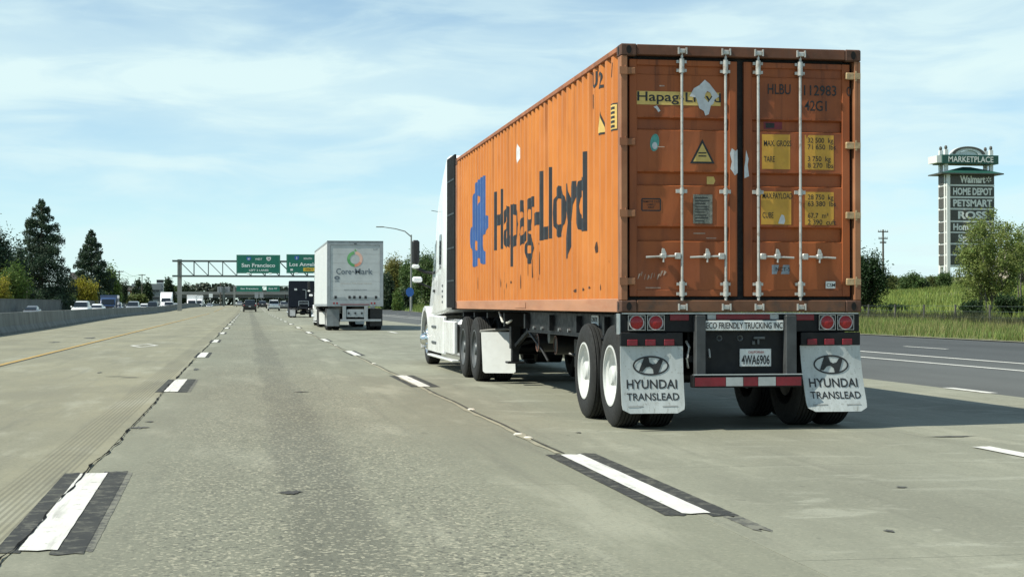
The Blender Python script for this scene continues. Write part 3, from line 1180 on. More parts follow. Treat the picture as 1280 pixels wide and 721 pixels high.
# rear frame
MB().cbox(0.163, CW - 0.163, 0.006, 0.13, CH - 0.105, CH - 0.004, 0.006).build('door_header', mat('brown_header', (0.14, 0.055, 0.028), 0.7, var=0.25, vs=3, dirt=(0.09, 0.05, 0.03), dirt_amt=0.6), box)
MB().cbox(0.163, CW - 0.163, 0.004, 0.13, 0.006, 0.118, 0.006).build('door_sill', M_sill, box)
MB().box(0.07, CW - 0.07, 0.102, 0.115, 0.12, CH - 0.10).build('door_gasket', M_gasket, box)

# two doors with pressed horizontal channels
BANDS = [(0.69, 0.83), (1.23, 1.36), (1.77, 1.885)]
DZ0, DZ1 = 0.155, CH - 0.142
FACE = 0.050
for d, (xa, xb, pa, pb) in enumerate([(0.098, 1.180, 0.170, 1.100), (1.248, CW - 0.100, 1.33, 2.262)]):
    b = MB()
    # profile of the pressed panel along z: (z, depth)
    prof = [(DZ0 + 0.06, FACE + 0.012)]
    for z0, z1 in BANDS:
        prof += [(z0 - 0.004, FACE + 0.012), (z0 + 0.012, FACE + 0.048), (z1 - 0.012, FACE + 0.048), (z1 + 0.004, FACE + 0.012)]
    prof += [(2.30, FACE + 0.012), (2.312, FACE + 0.022), (DZ1 - 0.05, FACE + 0.022)]
    cols = 9
    wr = random.Random(41 + d)
    for z, yy in prof:
        for q in range(cols):
            x = pa + (pb - pa) * q / (cols - 1)
            b.v.append((x, yy + (wr.uniform(-0.003, 0.003) if 0 < q < cols - 1 else 0), z))
    for j in range(len(prof) - 1):
        for q in range(cols - 1):
            a = j * cols + q
            b.f.append((a, a + 1, a + cols + 1, a + cols))
            b.m.append(0)
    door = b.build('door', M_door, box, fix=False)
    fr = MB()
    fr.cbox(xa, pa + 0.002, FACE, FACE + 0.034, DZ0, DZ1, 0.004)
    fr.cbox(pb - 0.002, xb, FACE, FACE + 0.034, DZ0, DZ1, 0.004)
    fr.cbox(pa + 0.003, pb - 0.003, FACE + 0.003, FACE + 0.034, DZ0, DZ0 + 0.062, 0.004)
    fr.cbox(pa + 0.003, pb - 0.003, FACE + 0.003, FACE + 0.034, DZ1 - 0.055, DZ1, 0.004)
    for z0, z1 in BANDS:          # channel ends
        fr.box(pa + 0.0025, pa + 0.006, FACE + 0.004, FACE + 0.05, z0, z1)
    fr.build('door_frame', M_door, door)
    # thin bright-edged pressings above each channel
    for z0, z1 in BANDS:
        for k in range(3):
            xs0 = pa + 0.08 + k * 0.29
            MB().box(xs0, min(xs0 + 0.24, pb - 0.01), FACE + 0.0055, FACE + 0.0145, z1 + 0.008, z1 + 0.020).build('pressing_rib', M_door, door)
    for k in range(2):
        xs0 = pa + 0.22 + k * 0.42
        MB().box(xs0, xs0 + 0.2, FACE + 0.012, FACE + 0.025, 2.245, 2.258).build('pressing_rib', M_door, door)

RODS = [0.613, 1.053, 1.385, 1.815]
for i, rx in enumerate(RODS):
    b = MB()
    b.cyl((rx, 0.018, 0.05), (rx, 0.018, CH - 0.07), 0.0135, n=10)
    rod = b.build('locking_rod', M_rod, box, smooth=40)
    for z0, z1, rr in ((CH - 0.27, CH - 0.135, 0.026), (0.155, 0.30, 0.026)):
        g_ = MB()
        g_.cyl((rx, 0.018, z0), (rx, 0.018, z1), rr, n=12)
        for zc in (z0 + 0.025, z1 - 0.025):
            g_.box(rx - 0.05, rx + 0.05, 0.026, 0.047, zc - 0.014, zc + 0.014)
        g_.build('rod_guide', M_rod, rod, smooth=40)
    for zc in (1.175,):
        g_ = MB()
        g_.cyl((rx, 0.018, zc - 0.03), (rx, 0.018, zc + 0.03), 0.021, n=12)
        g_.box(rx - 0.055, rx + 0.055, 0.026, 0.047, zc - 0.018, zc + 0.018)
    g_.build('rod_guide', M_rod, rod, smooth=40)
    for zc, sgn in ((0.05, 1), (CH - 0.062, -1)):
        k_ = MB()
        k_.cbox(rx - 0.032, rx + 0.032, -0.012, 0.03, zc - 0.022, zc + 0.022, 0.006)
        k_.box(rx - 0.045, rx - 0.033, -0.02, 0.004, zc - 0.03, zc + 0.035)
        k_.box(rx + 0.033, rx + 0.045, -0.02, 0.004, zc - 0.03, zc + 0.035)
        k_.build('cam_keeper', M_rod, rod)
    h_ = MB()
    sgn = -1 if i < 2 else 1
    hz = 0.545
    h_.cbox(rx + sgn * 0.015 if sgn > 0 else rx - 0.075, rx + 0.075 if sgn > 0 else rx - 0.015, -0.004, 0.026, hz - 0.03, hz + 0.03, 0.006)
    xe = rx + sgn * 0.36
    h_.tube([(rx + sgn * 0.06, 0.010, hz), (rx + sgn * 0.2, 0.004, hz - 0.004), (xe, 0.012, hz - 0.012)], 0.0105, 8)
    hx = rx + sgn * 0.19
    h_.cbox(hx - 0.028, hx + 0.028, -0.010, 0.047, hz - 0.022, hz + 0.022, 0.005)
    h_.prism([(hx - 0.02, hz + 0.02), (hx + 0.03, hz + 0.02), (hx + 0.008, hz + 0.07), (hx - 0.012, hz + 0.075)], lambda u, v, t: (u, t, v), -0.006, 0.012)
    h_.cyl((hx, 0.0, hz - 0.06), (hx, 0.0, hz - 0.02), 0.009, n=8)
    h_.build('door_handle', M_rod, rod, smooth=40)
for zc in (2.33, 1.645, 0.955, 0.30):
    MB().cbox(CW - 0.15, CW - 0.055, 0.012, 0.05, zc - 0.034, zc + 0.034, 0.007).cyl((CW - 0.05, 0.014, zc - 0.05), (CW - 0.05, 0.014, zc + 0.05), 0.014, n=8).box(CW - 0.065, CW - 0.006, -0.002, 0.010, zc - 0.03, zc + 0.03).build('hinge', M_hinge, box)
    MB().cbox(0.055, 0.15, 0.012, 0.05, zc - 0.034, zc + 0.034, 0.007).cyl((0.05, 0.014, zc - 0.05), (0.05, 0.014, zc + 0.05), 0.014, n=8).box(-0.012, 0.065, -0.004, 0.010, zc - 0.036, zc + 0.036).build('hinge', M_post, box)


# ---- writing and stickers on the doors: x across, z up (local), laid just off the panel
def rear(x, z, off=FACE + 0.0078):
    return lambda u, v: (x + u, off, z + v)


def patch(name, loops, m, off=FACE + 0.0095, parent=None):
    v, f = shape_raw(loops)
    return sheet(name, v, f, lambda u, w: (u, off, w), m, parent or box)


def prect(name, x0, x1, z0, z1, m, off=FACE + 0.0095, parent=None):
    return patch(name, [[(x0, z0), (x1, z0), (x1, z1), (x0, z1)]], m, off, parent)


def W(x, z):
    return x - X0, z - DECK


prect('name_strip', 0.172, 1.015, 2.012, 2.142, M_yelpale)
text('lettering', 'Hapag-Lloyd', rear(0.178, 2.048), M_ink, box, 0.088, 0.84, bold=0.012)
cx, cz = 0.86, 2.12
patch('torn_sticker', [[(0.855, 2.265), (0.905, 2.225), (0.925, 2.20), (1.0, 2.105), (0.955, 2.075), (0.94, 2.03), (0.915, 2.015), (0.895, 1.93), (0.86, 1.915), (0.845, 1.96), (0.80, 1.985), (0.765, 2.09), (0.70, 2.10), (0.745, 2.18), (0.80, 2.21)], [(0.86, 2.13), (0.85, 2.09), (0.89, 2.045), (0.93, 2.10), (0.91, 2.14), (0.88, 2.155)]], M_torn, FACE + 0.0055)
patch('sticker_scrap', [[(0.34, 1.99), (0.375, 2.005), (0.41, 1.955), (0.39, 1.94), (0.365, 1.975)]], M_torn)
text('lettering', 'HLBU', rear(1.495, 2.142, FACE + 0.007), M_ink, box, 0.098, 0.235, bold=0.006)
text('lettering', '112983', rear(1.868, 2.137, FACE + 0.007), M_ink, box, 0.098, 0.335, bold=0.006)
text('lettering', '0', rear(2.305, 2.137, FACE - 0.0025), M_ink, box, 0.09, 0.045, bold=0.0)
text('lettering', '42G1', rear(1.872, 1.985, FACE + 0.007), M_ink, box, 0.098, 0.23, bold=0.006)
for z0, z1, xa_, xb_, rows in ((1.405, 1.745, 1.435, 1.725, (('MAX. GROSS', 1.455, 1.63), ('TARE', 1.455, 1.475))), (0.86, 1.185, 1.425, 1.735, (('MAX.PAYLOAD', 1.44, 1.115), ('CUBE', 1.44, 0.925)))):
    prect('ochre_panel', xa_, xb_, z0, z1, M_yel)
    for s_, xx, zz in rows:
        text('lettering', s_, rear(xx, zz), M_ink, box, 0.055, 0.028 * len(s_), bold=0.008)
for z0, z1, rows in ((1.405, 1.745, ('32 500  kg', '71 650  lbs', '', '3 750  kg', '8 270  lbs')), (0.86, 1.185, ('28 750  kg', '63 380  lbs', '', '67.7  m³', '2 390  cuft'))):
    prect('ochre_panel', 1.875, 2.175, z0, z1, M_yel)
    for k, s_ in enumerate(rows):
        if s_:
            zz = z1 - 0.075 - k * 0.0655 - (0.0 if k < 2 else -0.015)
            text('lettering', s_, rear(1.905, zz), M_ink, box, 0.048, 0.0265 * len(s_), bold=0.008)
patch('sticker_scrap', [[(1.60, 0.87), (1.66, 0.865), (1.672, 0.90), (1.66, 0.95), (1.635, 0.96), (1.615, 0.92)]], M_torn, FACE + 0.0068)
# warning triangle
patch('warning_triangle', [[(0.705, 1.448), (0.955, 1.448), (0.83, 1.685)]], M_ink, FACE + 0.0085)
patch('warning_triangle_fill', [[(0.737, 1.467), (0.923, 1.467), (0.83, 1.645)]], M_yelpale, FACE + 0.0068)
for zz in (1.515, 1.545):
    prect('warning_print', 0.79, 0.87, zz, zz + 0.012, M_ink, FACE + 0.0052)
prect('hazard_label', 1.465, 1.655, 1.80, 1.872, M_reddark, FACE + 0.0445)
prect('hazard_label_print', 1.485, 1.575, 1.812, 1.86, M_ink, FACE + 0.0425)
M_green = mat('teal_sticker', (0.07, 0.30, 0.26), 0.5, var=0.25, vs=20, dirt=(0.25, 0.45, 0.42), dirt_amt=0.4)
n = 20
patch('round_sticker', [[(0.352 + 0.045 * math.cos(2 * math.pi * i / n) + 0.008 * math.sin(2 * math.pi * i / n), 1.645 + 0.085 * math.sin(2 * math.pi * i / n)) for i in range(n)]], M_green)
patch('round_sticker_centre', [[(0.352 + 0.026 * math.cos(2 * math.pi * i / n), 1.615 + 0.035 * math.sin(2 * math.pi * i / n)) for i in range(n)]], M_torn, FACE + 0.0075)
patch('small_tag', [[(0.885, 1.25), (0.955, 1.25), (0.972, 1.285), (0.955, 1.325), (0.885, 1.325)]], M_yelpale, FACE + 0.0445)
M_cplate = mat('engraved_plate', (0.20, 0.19, 0.155), 0.4, metal=0.5, var=0.4, vs=30, dirt=(0.42, 0.42, 0.40), dirt_amt=0.6)
b = MB().cbox(0.735, 0.93, FACE + 0.002, FACE + 0.0095, 0.862, 1.147, 0.002)
pl = b.build('approval_plate', M_cplate, box)
for zz in range(9):
    MB().box(0.755, 0.755 + 0.15 * (0.6 + 0.4 * ((zz * 37) % 10) / 10), FACE - 0.0002, FACE + 0.001, 0.885 + zz * 0.028, 0.893 + zz * 0.028).build('plate_line', M_ink, pl)
b = shape_raw([[(0.228, 0.98), (0.405, 0.98), (0.415, 0.99), (0.415, 1.095), (0.405, 1.105), (0.228, 1.105), (0.218, 1.095), (0.218, 0.99)], [(0.230, 0.992), (0.403, 0.992), (0.403, 1.093), (0.230, 1.093)]])
sheet('label_outline', b[0], b[1], lambda u, w: (u, FACE + 0.0095, w), M_ink, box)
for k, s_ in enumerate(('REMOVE OLD', 'LABELS', 'FIRST')):
    text('lettering', s_, rear(0.317, 1.063 - k * 0.029), M_ink, box, 0.019, None, bold=0.008, center=True)
prect('number_plate_sticker', 1.535, 1.715, 0.375, 0.465, mat('blue_grey_plate', (0.24, 0.29, 0.34), 0.5, var=0.2, vs=12))
text('lettering', 'NCT-5', rear(1.575, 0.405), M_ink, box, 0.036, None, bold=0.01)
prect('white_label', 2.085, 2.185, 0.235, 0.305, M_whiteplate, FACE + 0.002 - 0.004)
text('lettering', 'CSM', rear(2.095, 0.252, FACE - 0.0035), M_ink, box, 0.032, None, bold=0.01)
# torn seal over the meeting stiles
patch('torn_seal', [[(1.105, 1.55), (1.125, 1.60), (1.165, 1.575), (1.182, 1.59), (1.184, 1.36), (1.155, 1.335), (1.135, 1.37), (1.11, 1.40), (1.125, 1.47)]], M_torn, FACE - 0.003)
patch('torn_seal', [[(1.252, 1.31), (1.30, 1.33), (1.285, 1.44), (1.295, 1.50), (1.27, 1.585), (1.262, 1.48), (1.252, 1.42)]], M_torn, FACE - 0.003)
M_scuff = mat('pale_scuff', (0.45, 0.33, 0.26), 0.8, var=0.3, vs=25)
scr = random.Random(13)
for k in range(9):
    xx, zz = 0.18 + k * 0.032, 0.33 + scr.uniform(-0.02, 0.03)
    pts = [(xx, zz), (xx + 0.006, zz), (xx + 0.02 + scr.uniform(-0.01, 0.02), zz + scr.uniform(0.02, 0.07)), (xx + 0.012, zz + 0.05)]
    patch('chalk_scrawl', [pts], M_scuff, FACE + 0.0085)
for k, (xx, zz, ww, hh) in enumerate([(0.26, 0.235, 0.15, 0.008), (0.75, 0.765, 0.12, 0.010), (0.88, 0.72, 0.10, 0.008), (0.36, 1.60, 0.09, 0.008), (0.40, 2.19, 0.05, 0.012)]):
    prect('scuff', xx, xx + ww, zz, zz + hh, M_scuff, FACE + (0.0455 if 0.69 < zz < 0.83 else 0.008))


# ---- writing on the folded side: cut along the folds and pressed onto them
def on_side(y_start, z0, off=0.003):
    def place(u, v):
        yy = y_start - u
        return (SIDE_X + float(np.interp(yy, BY, BO)) - off, yy, z0 + v)
    return place


def side_cuts(y_start):
    return [y_start - q for q in BY]


ys_ = 22.66 - L0
text('side_lettering', 'Hapag-Lloyd', on_side(ys_, 2.03 - DECK), M_sidetext, box, 0.80, 6.33, bold=0.022, cuts=side_cuts(ys_))
# blue monogram (outline in crop pixels turned to metres)
def lg(q):
    return [((x - 68) / 92 * 1.90, (645 - yy) / 465 * 1.40) for x, yy in q]
def smooth_loop(q, times=2):
    for _ in range(times):
        o = []
        for i, (a, c) in enumerate(q):
            a2, c2 = q[(i + 1) % len(q)]
            o += [(a * 0.75 + a2 * 0.25, c * 0.75 + c2 * 0.25), (a * 0.25 + a2 * 0.75, c * 0.25 + c2 * 0.75)]
        q = o
    return q


outer = lg([(92, 200), (150, 180), (150, 215), (143, 300), (148, 345), (146, 394), (161, 392), (156, 480), (135, 486), (136, 540), (150, 600), (149, 634), (131, 637), (121, 612), (112, 590), (107, 641), (82, 644), (87, 590), (72, 530), (68, 470), (76, 420), (86, 385), (80, 330), (80, 280), (92, 245)])
hole1 = lg([(112, 268), (119, 288), (116, 312), (110, 335), (104, 356), (105, 322), (108, 295)])
hole2 = lg([(100, 498), (106, 520), (104, 562), (98, 548), (95, 525)])
lv, lf = shape_raw([smooth_loop(outer), smooth_loop(hole1), smooth_loop(hole2)])
yl_ = 25.22 - L0
sheet('blue_monogram', lv, lf, on_side(yl_, 1.80 - DECK), M_logo, box, side_cuts(yl_))


def snap(yw):
    """front end of the nearest run of folds that faces the rear"""
    base = 0.13 + FLAT * 0.6
    return L0 + base + round((yw - L0 - base) / PITCH) * PITCH


for s_, yw, zw, h_ in (('U', 16.07, 3.47, 0.16), ('2', 15.79, 3.43, 0.16), ('1', 16.05, 3.26, 0.14), ('/', 15.22, 3.47, 0.13)):
    yw = snap(yw) - 0.005
    text('side_lettering', s_, on_side(yw - L0, zw - DECK), M_ink, box, h_, 0.12 if s_ in 'U2' else None, bold=0.02, cuts=side_cuts(yw - L0))
v, f = shape_raw([[(0, 0), (0.10, 0.16), (0.20, 0.0)]])
yq = snap(20.85) - L0 + 0.03
v, f = shape_raw([[(-0.02, 0), (0.10, 0.14), (0.22, 0), (0.10, -0.14)]])
sheet('white_diamond', v, f, on_side(yq, 3.23 - DECK), M_torn, box, side_cuts(yq))
yq = snap(15.80) - L0 + 0.06
v, f = shape_raw([[(0, 0), (0.26, 0), (0.13, 0.24)]])
sheet('side_triangle', v, f, on_side(yq, 2.95 - DECK), M_ink, box, side_cuts(yq))
v, f = shape_raw([[(0.035, 0.02), (0.225, 0.02), (0.13, 0.20)]])
sheet('side_triangle_fill', v, f, on_side(yq, 2.95 - DECK, 0.006), M_yelpale, box, side_cuts(yq))
yq = snap(15.24) - L0 + 0.02
v, f = shape_raw([[(0, 0), (0.17, 0), (0.17, 0.27), (0, 0.27)]])
sheet('side_label_border', v, f, on_side(yq, 2.93 - DECK), M_ink, box, side_cuts(yq))
v, f = shape_raw([[(0.015, 0.015), (0.155, 0.015), (0.155, 0.255), (0.015, 0.255)]])
sheet('side_label', v, f, on_side(yq, 2.93 - DECK, 0.006), M_yelpale, box, side_cuts(yq))
for k in range(5):
    v, f = shape_raw([[(0.035, 0.03 + k * 0.045), (0.13, 0.03 + k * 0.045), (0.13, 0.055 + k * 0.045), (0.035, 0.055 + k * 0.045)]])
    sheet('side_label_print', v, f, on_side(yq, 2.93 - DECK, 0.008), M_ink, box, side_cuts(yq))
yq = 20.3 - L0
prect_y = MB().box(0.0, 0.003, 5.25, 6.05, 0.03, 0.10)
prect_y.v = [(x - 0.003, yy, zz) for x, yy, zz in prect_y.v]
prect_y.build('rail_patch_plate', M_rail, box)
# dark scrapes and peeled paint low on the side
sr = random.Random(21)
M_scrape = mat('bare_scrape', (0.05, 0.026, 0.018), 0.8, var=0.4, vs=10)
for k, (yw, zw, hh) in enumerate([(22.05, 1.46, 0.13), (21.9, 1.40, 0.09), (21.55, 1.44, 0.08), (20.4, 1.42, 0.2), (20.25, 1.62, 0.12), (19.85, 1.58, 0.26), (19.55, 1.55, 0.26), (19.05, 1.58, 0.3), (18.6, 1.36, 0.03), (17.0, 1.35, 0.04), (16.5, 1.36, 0.04), (15.65, 1.36, 0.07), (16.2, 1.38, 0.03), (19.2, 1.95, 0.05), (21.2, 1.5, 0.04), (23.9, 1.5, 0.3), (24.3, 1.45, 0.2), (15.9, 1.75, 0.12)]):
    yq = yw - L0
    w = sr.uniform(0.02, 0.045)
    pts = [(0, 0), (w, 0.01), (w * sr.uniform(0.7, 1.3), hh * 0.5), (w * 0.6, hh), (w * 0.1, hh * 0.9), (-w * 0.4, hh * 0.45)]
    v, f = shape_raw([pts])
    sheet('scrape', v, f, on_side(yq, zw - DECK, 0.004), M_scrape, box, side_cuts(yq))


# ------------------------------------------------------------------ the container chassis
ch = empty('container_chassis', (X0, L0, 0))
tag(ch, 'black skeletal trailer chassis with white wheels under the orange container', 'trailer')
XC = CW / 2
for xr in (XC - 0.49, XC + 0.49):
    b = MB()
    b.box(xr - 0.07, xr + 0.07, 0.2, 9.4, 0.72, 0.745).box(xr - 0.07, xr + 0.07, 0.2, 9.4, 1.095, 1.12).box(xr - 0.012, xr + 0.012, 0.2, 9.4, 0.745, 1.095)
    b.box(xr - 0.07, xr + 0.07, 9.38, 12.0, 0.985, 1.005).box(xr - 0.07, xr + 0.07, 9.4, 12.0, 1.10, 1.12).box(xr - 0.012, xr + 0.012, 9.4, 12.0, 1.005, 1.10)
    b.build('main_rail', M_black_frame, ch)
for yc in (1.2, 2.6, 4.2, 5.9, 7.6, 9.2, 10.6, 11.9):
    z0 = 0.80 if yc < 9 else 1.01
    MB().box(0.10, CW - 0.10, yc - 0.05, yc + 0.05, z0 + 0.10 if yc < 9 else z0, 1.09).build('cross_member', M_black_frame, ch)
# outer side beam carrying the tandem
for s in (0, 1):
    xa, xb = ((0.16, 0.22) if s == 0 else (CW - 0.22, CW - 0.16))
    beam = MB().box(xa, xb, 0.2, 5.8, 0.87, 1.115).box(xa - 0.03, xb + 0.03, 0.2, 5.8, 0.855, 0.87).build('side_beam', M_black_frame, ch)
    for k in range(5):
        bb = MB()
        xo = xa - 0.012 if s == 0 else xb + 0.012
        yk = 3.2 + k * 0.56
        bb.cyl((xo - 0.015, yk, 0.915), (xo + 0.015, yk, 0.915), 0.022, n=8)
        bb.build('beam_bolt', M_alu, beam)
MB().box(0.148, 0.158, 1.65, 1.98, 0.945, 1.10).build('unit_number_plate', M_whiteplate, ch)
text('lettering', 'DN70', lambda u, v: (0.145, 1.95 - u, 1.03 + v), M_ink, ch, 0.05, 0.26, bold=0.02)
text('lettering', '40726', lambda u, v: (0.145, 1.95 - u, 0.96 + v), M_ink, ch, 0.05, 0.26, bold=0.02)
for yc in (0.575, 1.815):
    b = MB().cyl((0.3, yc, 0.508), (CW - 0.3, yc, 0.508), 0.075, n=12)
    b.box(XC - 0.55, XC - 0.43, yc - 0.5, yc + 0.5, 0.66, 0.72).box(XC + 0.43, XC + 0.55, yc - 0.5, yc + 0.5, 0.66, 0.72)
    b.cyl((XC - 0.75, yc - 0.02, 0.508), (XC - 0.62, yc - 0.02, 0.508), 0.21, n=20).cyl((XC + 0.62, yc - 0.02, 0.508), (XC + 0.75, yc - 0.02, 0.508), 0.21, n=20)
    b.build('axle', M_black_frame, ch, smooth=40)
    dual(ch, yc, RIM_W)
# air tanks, toolbox and pipework seen under the deck
M_tankring = mat('rusty_tank_end', (0.16, 0.075, 0.055), 0.6, var=0.3, vs=10)
for yk, zk in ((5.35, 0.69), (6.65, 0.69)):
    tk = MB().cyl((0.42, yk, zk), (1.5, yk, zk), 0.125, n=20).build('air_tank', M_black_frame, ch, smooth=40)
    MB().lathe([(0.125, 0.418), (0.127, 0.412), (0.110, 0.408), (0.108, 0.415)], 20, c=(0, yk, zk)).build('end_ring', M_tankring, tk)
MB().cyl((0.45, 6.0, 0.78), (0.9, 6.0, 0.78), 0.085, n=18).build('spring_brake_pot', mat('grey_pot', (0.09, 0.10, 0.10), 0.6), ch, smooth=40)
MB().cbox(0.5, 1.9, 3.0, 4.6, 0.42, 0.8, 0.02).build('suspension_hanger', M_black_frame, ch)
b = MB()
b.tube([(0.3, 3.9, 0.62), (0.6, 3.6, 0.55), (0.7, 2.6, 0.50), (0.7, 1.8, 0.52)], 0.02, 6)
b.build('air_hose', M_blackplastic, ch, smooth=50)
b = MB()
b.tube([(0.35, 7.2, 1.05), (0.33, 6.9, 0.85), (0.45, 6.5, 0.6), (0.5, 6.3, 0.45)], 0.018, 6)
b.build('air_hose', M_blackplastic, ch, smooth=50)
b = MB().tube([(0.12, 8.15, 1.10), (0.10, 7.9, 1.05), (0.1, 7.75, 0.97), (0.14, 7.5, 0.95), (0.16, 7.3, 0.99)], 0.016, 6)
b.build('cable_loop', mat('pale_cable', (0.55, 0.55, 0.5), 0.6), ch, smooth=50)
# landing gear
for s in (-1, 1):
    xl = XC + s * 0.78
    b = MB().cbox(xl - 0.075, xl + 0.075, 8.55, 8.72, 0.55, 1.09, 0.008).cbox(xl - 0.055, xl + 0.055, 8.57, 8.70, 0.36, 0.56, 0.006).cbox(xl - 0.13, xl + 0.13, 8.50, 8.77, 0.33, 0.36, 0.008)
    b.beam((xl, 8.52, 0.6), (xl - s * 0.2, 7.5, 1.05), 0.05, 0.05)
    b.build('landing_leg', M_black_frame, ch)
MB().beam((XC - 0.7, 8.64, 0.62), (XC + 0.7, 8.64, 0.95), 0.05, 0.05).cyl((XC - 0.7, 8.64, 0.88), (XC + 0.7, 8.64, 0.88), 0.025, n=8).build('landing_brace', M_black_frame, ch)
# rear bolster with lamps
MB().cbox(0.0, CW, 0.06, 0.26, 0.95, 1.125, 0.006).build('rear_bolster', M_black_frame, ch)
MB().box(-0.006, 0.006, 0.052, 0.16, 0.93, 1.13).build('bolster_end_plate', M_alu, ch)
MB().box(0.02, CW - 0.02, 0.035, 0.05, 1.126, 1.136).build('bolster_lip', M_alu, ch)
for xl in (0.165, 0.355, 2.095, 2.285):
    bz = MB().cbox(xl - 0.088, xl + 0.088, 0.035, 0.06, 0.965, 1.118, 0.006).build('tail_lamp', M_blackplastic, ch)
    edge = MB().lathe([(0.064, 0.0), (0.070, -0.008), (0.076, 0.0)], 24).build('lamp_ring', mat('pale_ring', (0.5, 0.5, 0.5), 0.4) if xl < 0.2 else bpy.data.materials['pale_ring'], bz, smooth=60, loc=(xl, 0.033, 1.043))
    edge.rotation_euler = (0, 0, math.pi / 2)
    lens = MB().lathe([(0.0, -0.018), (0.03, -0.016), (0.055, -0.008), (0.064, 0.0)], 24).build('red_lens', M_redlens, bz, smooth=60, loc=(xl, 0.034, 1.043))
    lens.rotation_euler = (0, 0, math.pi / 2)
    fr = MB()
    for a, c, d, e in ((xl - 0.086, xl + 0.086, 0.968, 0.973), (xl - 0.086, xl + 0.086, 1.110, 1.115), (xl - 0.086, xl - 0.081, 0.973, 1.110), (xl + 0.081, xl + 0.086, 0.973, 1.110)):
        fr.box(a, c, 0.031, 0.0345, d, e)
    fr.build('lamp_frame', M_rod, bz)
for xa, xb in ((0.50, 0.69), (1.775, 1.965)):
    MB().cbox(xa, xb, 0.045, 0.06, 1.062, 1.122, 0.004).build('marker_lamp', M_reddark, ch)
MB().cbox(0.965, 1.51, 0.047, 0.059, 1.072, 1.122, 0.003).build('reflective_strip', M_reddark, ch)
for xa in (0.875, 1.512):
    MB().cbox(xa, xa + 0.088, 0.047, 0.059, 1.072, 1.122, 0.003).build('reflective_strip', M_whitetape, ch)
# lettered bar, plate panel, plate
sg = MB().cbox(0.845, 1.635, 0.008, 0.020, 0.965, 1.062, 0.003).build('company_sign', M_whiteplate, ch)
text('lettering', 'ECO FRIENDLY TRUCKING INC', lambda u, v: (0.852 + u, 0.005, 0.985 + v), M_ink, sg, 0.056, 0.775, bold=0.016)
MB().box(0.74, 1.76, 0.07, 0.08, 0.46, 0.96).build('plate_panel', M_black_frame, ch)
pt = MB().cbox(1.205, 1.525, 0.052, 0.064, 0.612, 0.785, 0.004).build('licence_plate', M_whiteplate, ch)
text('lettering', '4WA6906', lambda u, v: (1.222 + u, 0.049, 0.635 + v), M_ink, pt, 0.085, 0.285, bold=0.02)
text('lettering', 'CALIFORNIA', lambda u, v: (1.29 + u, 0.049, 0.742 + v), mat('red_ink', (0.35, 0.05, 0.05), 0.6), pt, 0.022, 0.16, bold=0.01)
for xq in (1.0, 1.21):
    MB().lathe([(0.018, 0), (0.028, -0.008), (0.033, 0)], 14).build('plug_socket', M_rimgrey, ch, loc=(xq, 0.066, 0.89)).rotation_euler = (0, 0, math.pi / 2)
MB().cbox(1.345, 1.46, 0.04, 0.07, 0.88, 0.905, 0.004).cyl((1.39, 0.045, 0.83), (1.39, 0.045, 0.88), 0.012, n=8).cbox(1.33, 1.36, 0.045, 0.068, 0.825, 0.86, 0.004).build('plate_lamp', M_rimgrey, ch)
# underrun guard
for xa, xb in ((0.735, 0.835), (1.645, 1.755)):
    MB().cbox(xa, xb, -0.04, 0.06, 0.525, 1.115, 0.008).build('guard_post', mat('worn_grey_black', (0.05, 0.055, 0.058), 0.55, var=0.3, vs=4) if xa < 1 else bpy.data.materials['worn_grey_black'], ch)
gb_ = MB().cbox(0.70, 1.80, -0.075, 0.05, 0.415, 0.535, 0.008).build('guard_bar', M_black_frame, ch)
MB().box(0.70, 1.80, -0.082, -0.03, 0.536, 0.545).build('bar_edge', M_alu, gb_)
for xa, xb, mm in ((0.715, 1.02, M_reddark), (1.025, 1.195, M_whitetape), (1.20, 1.345, M_reddark), (1.35, 1.525, M_whitetape), (1.53, 1.785, M_reddark)):
    MB().box(xa, xb, -0.079, -0.074, 0.43, 0.515).build('reflective_strip', mm, gb_)


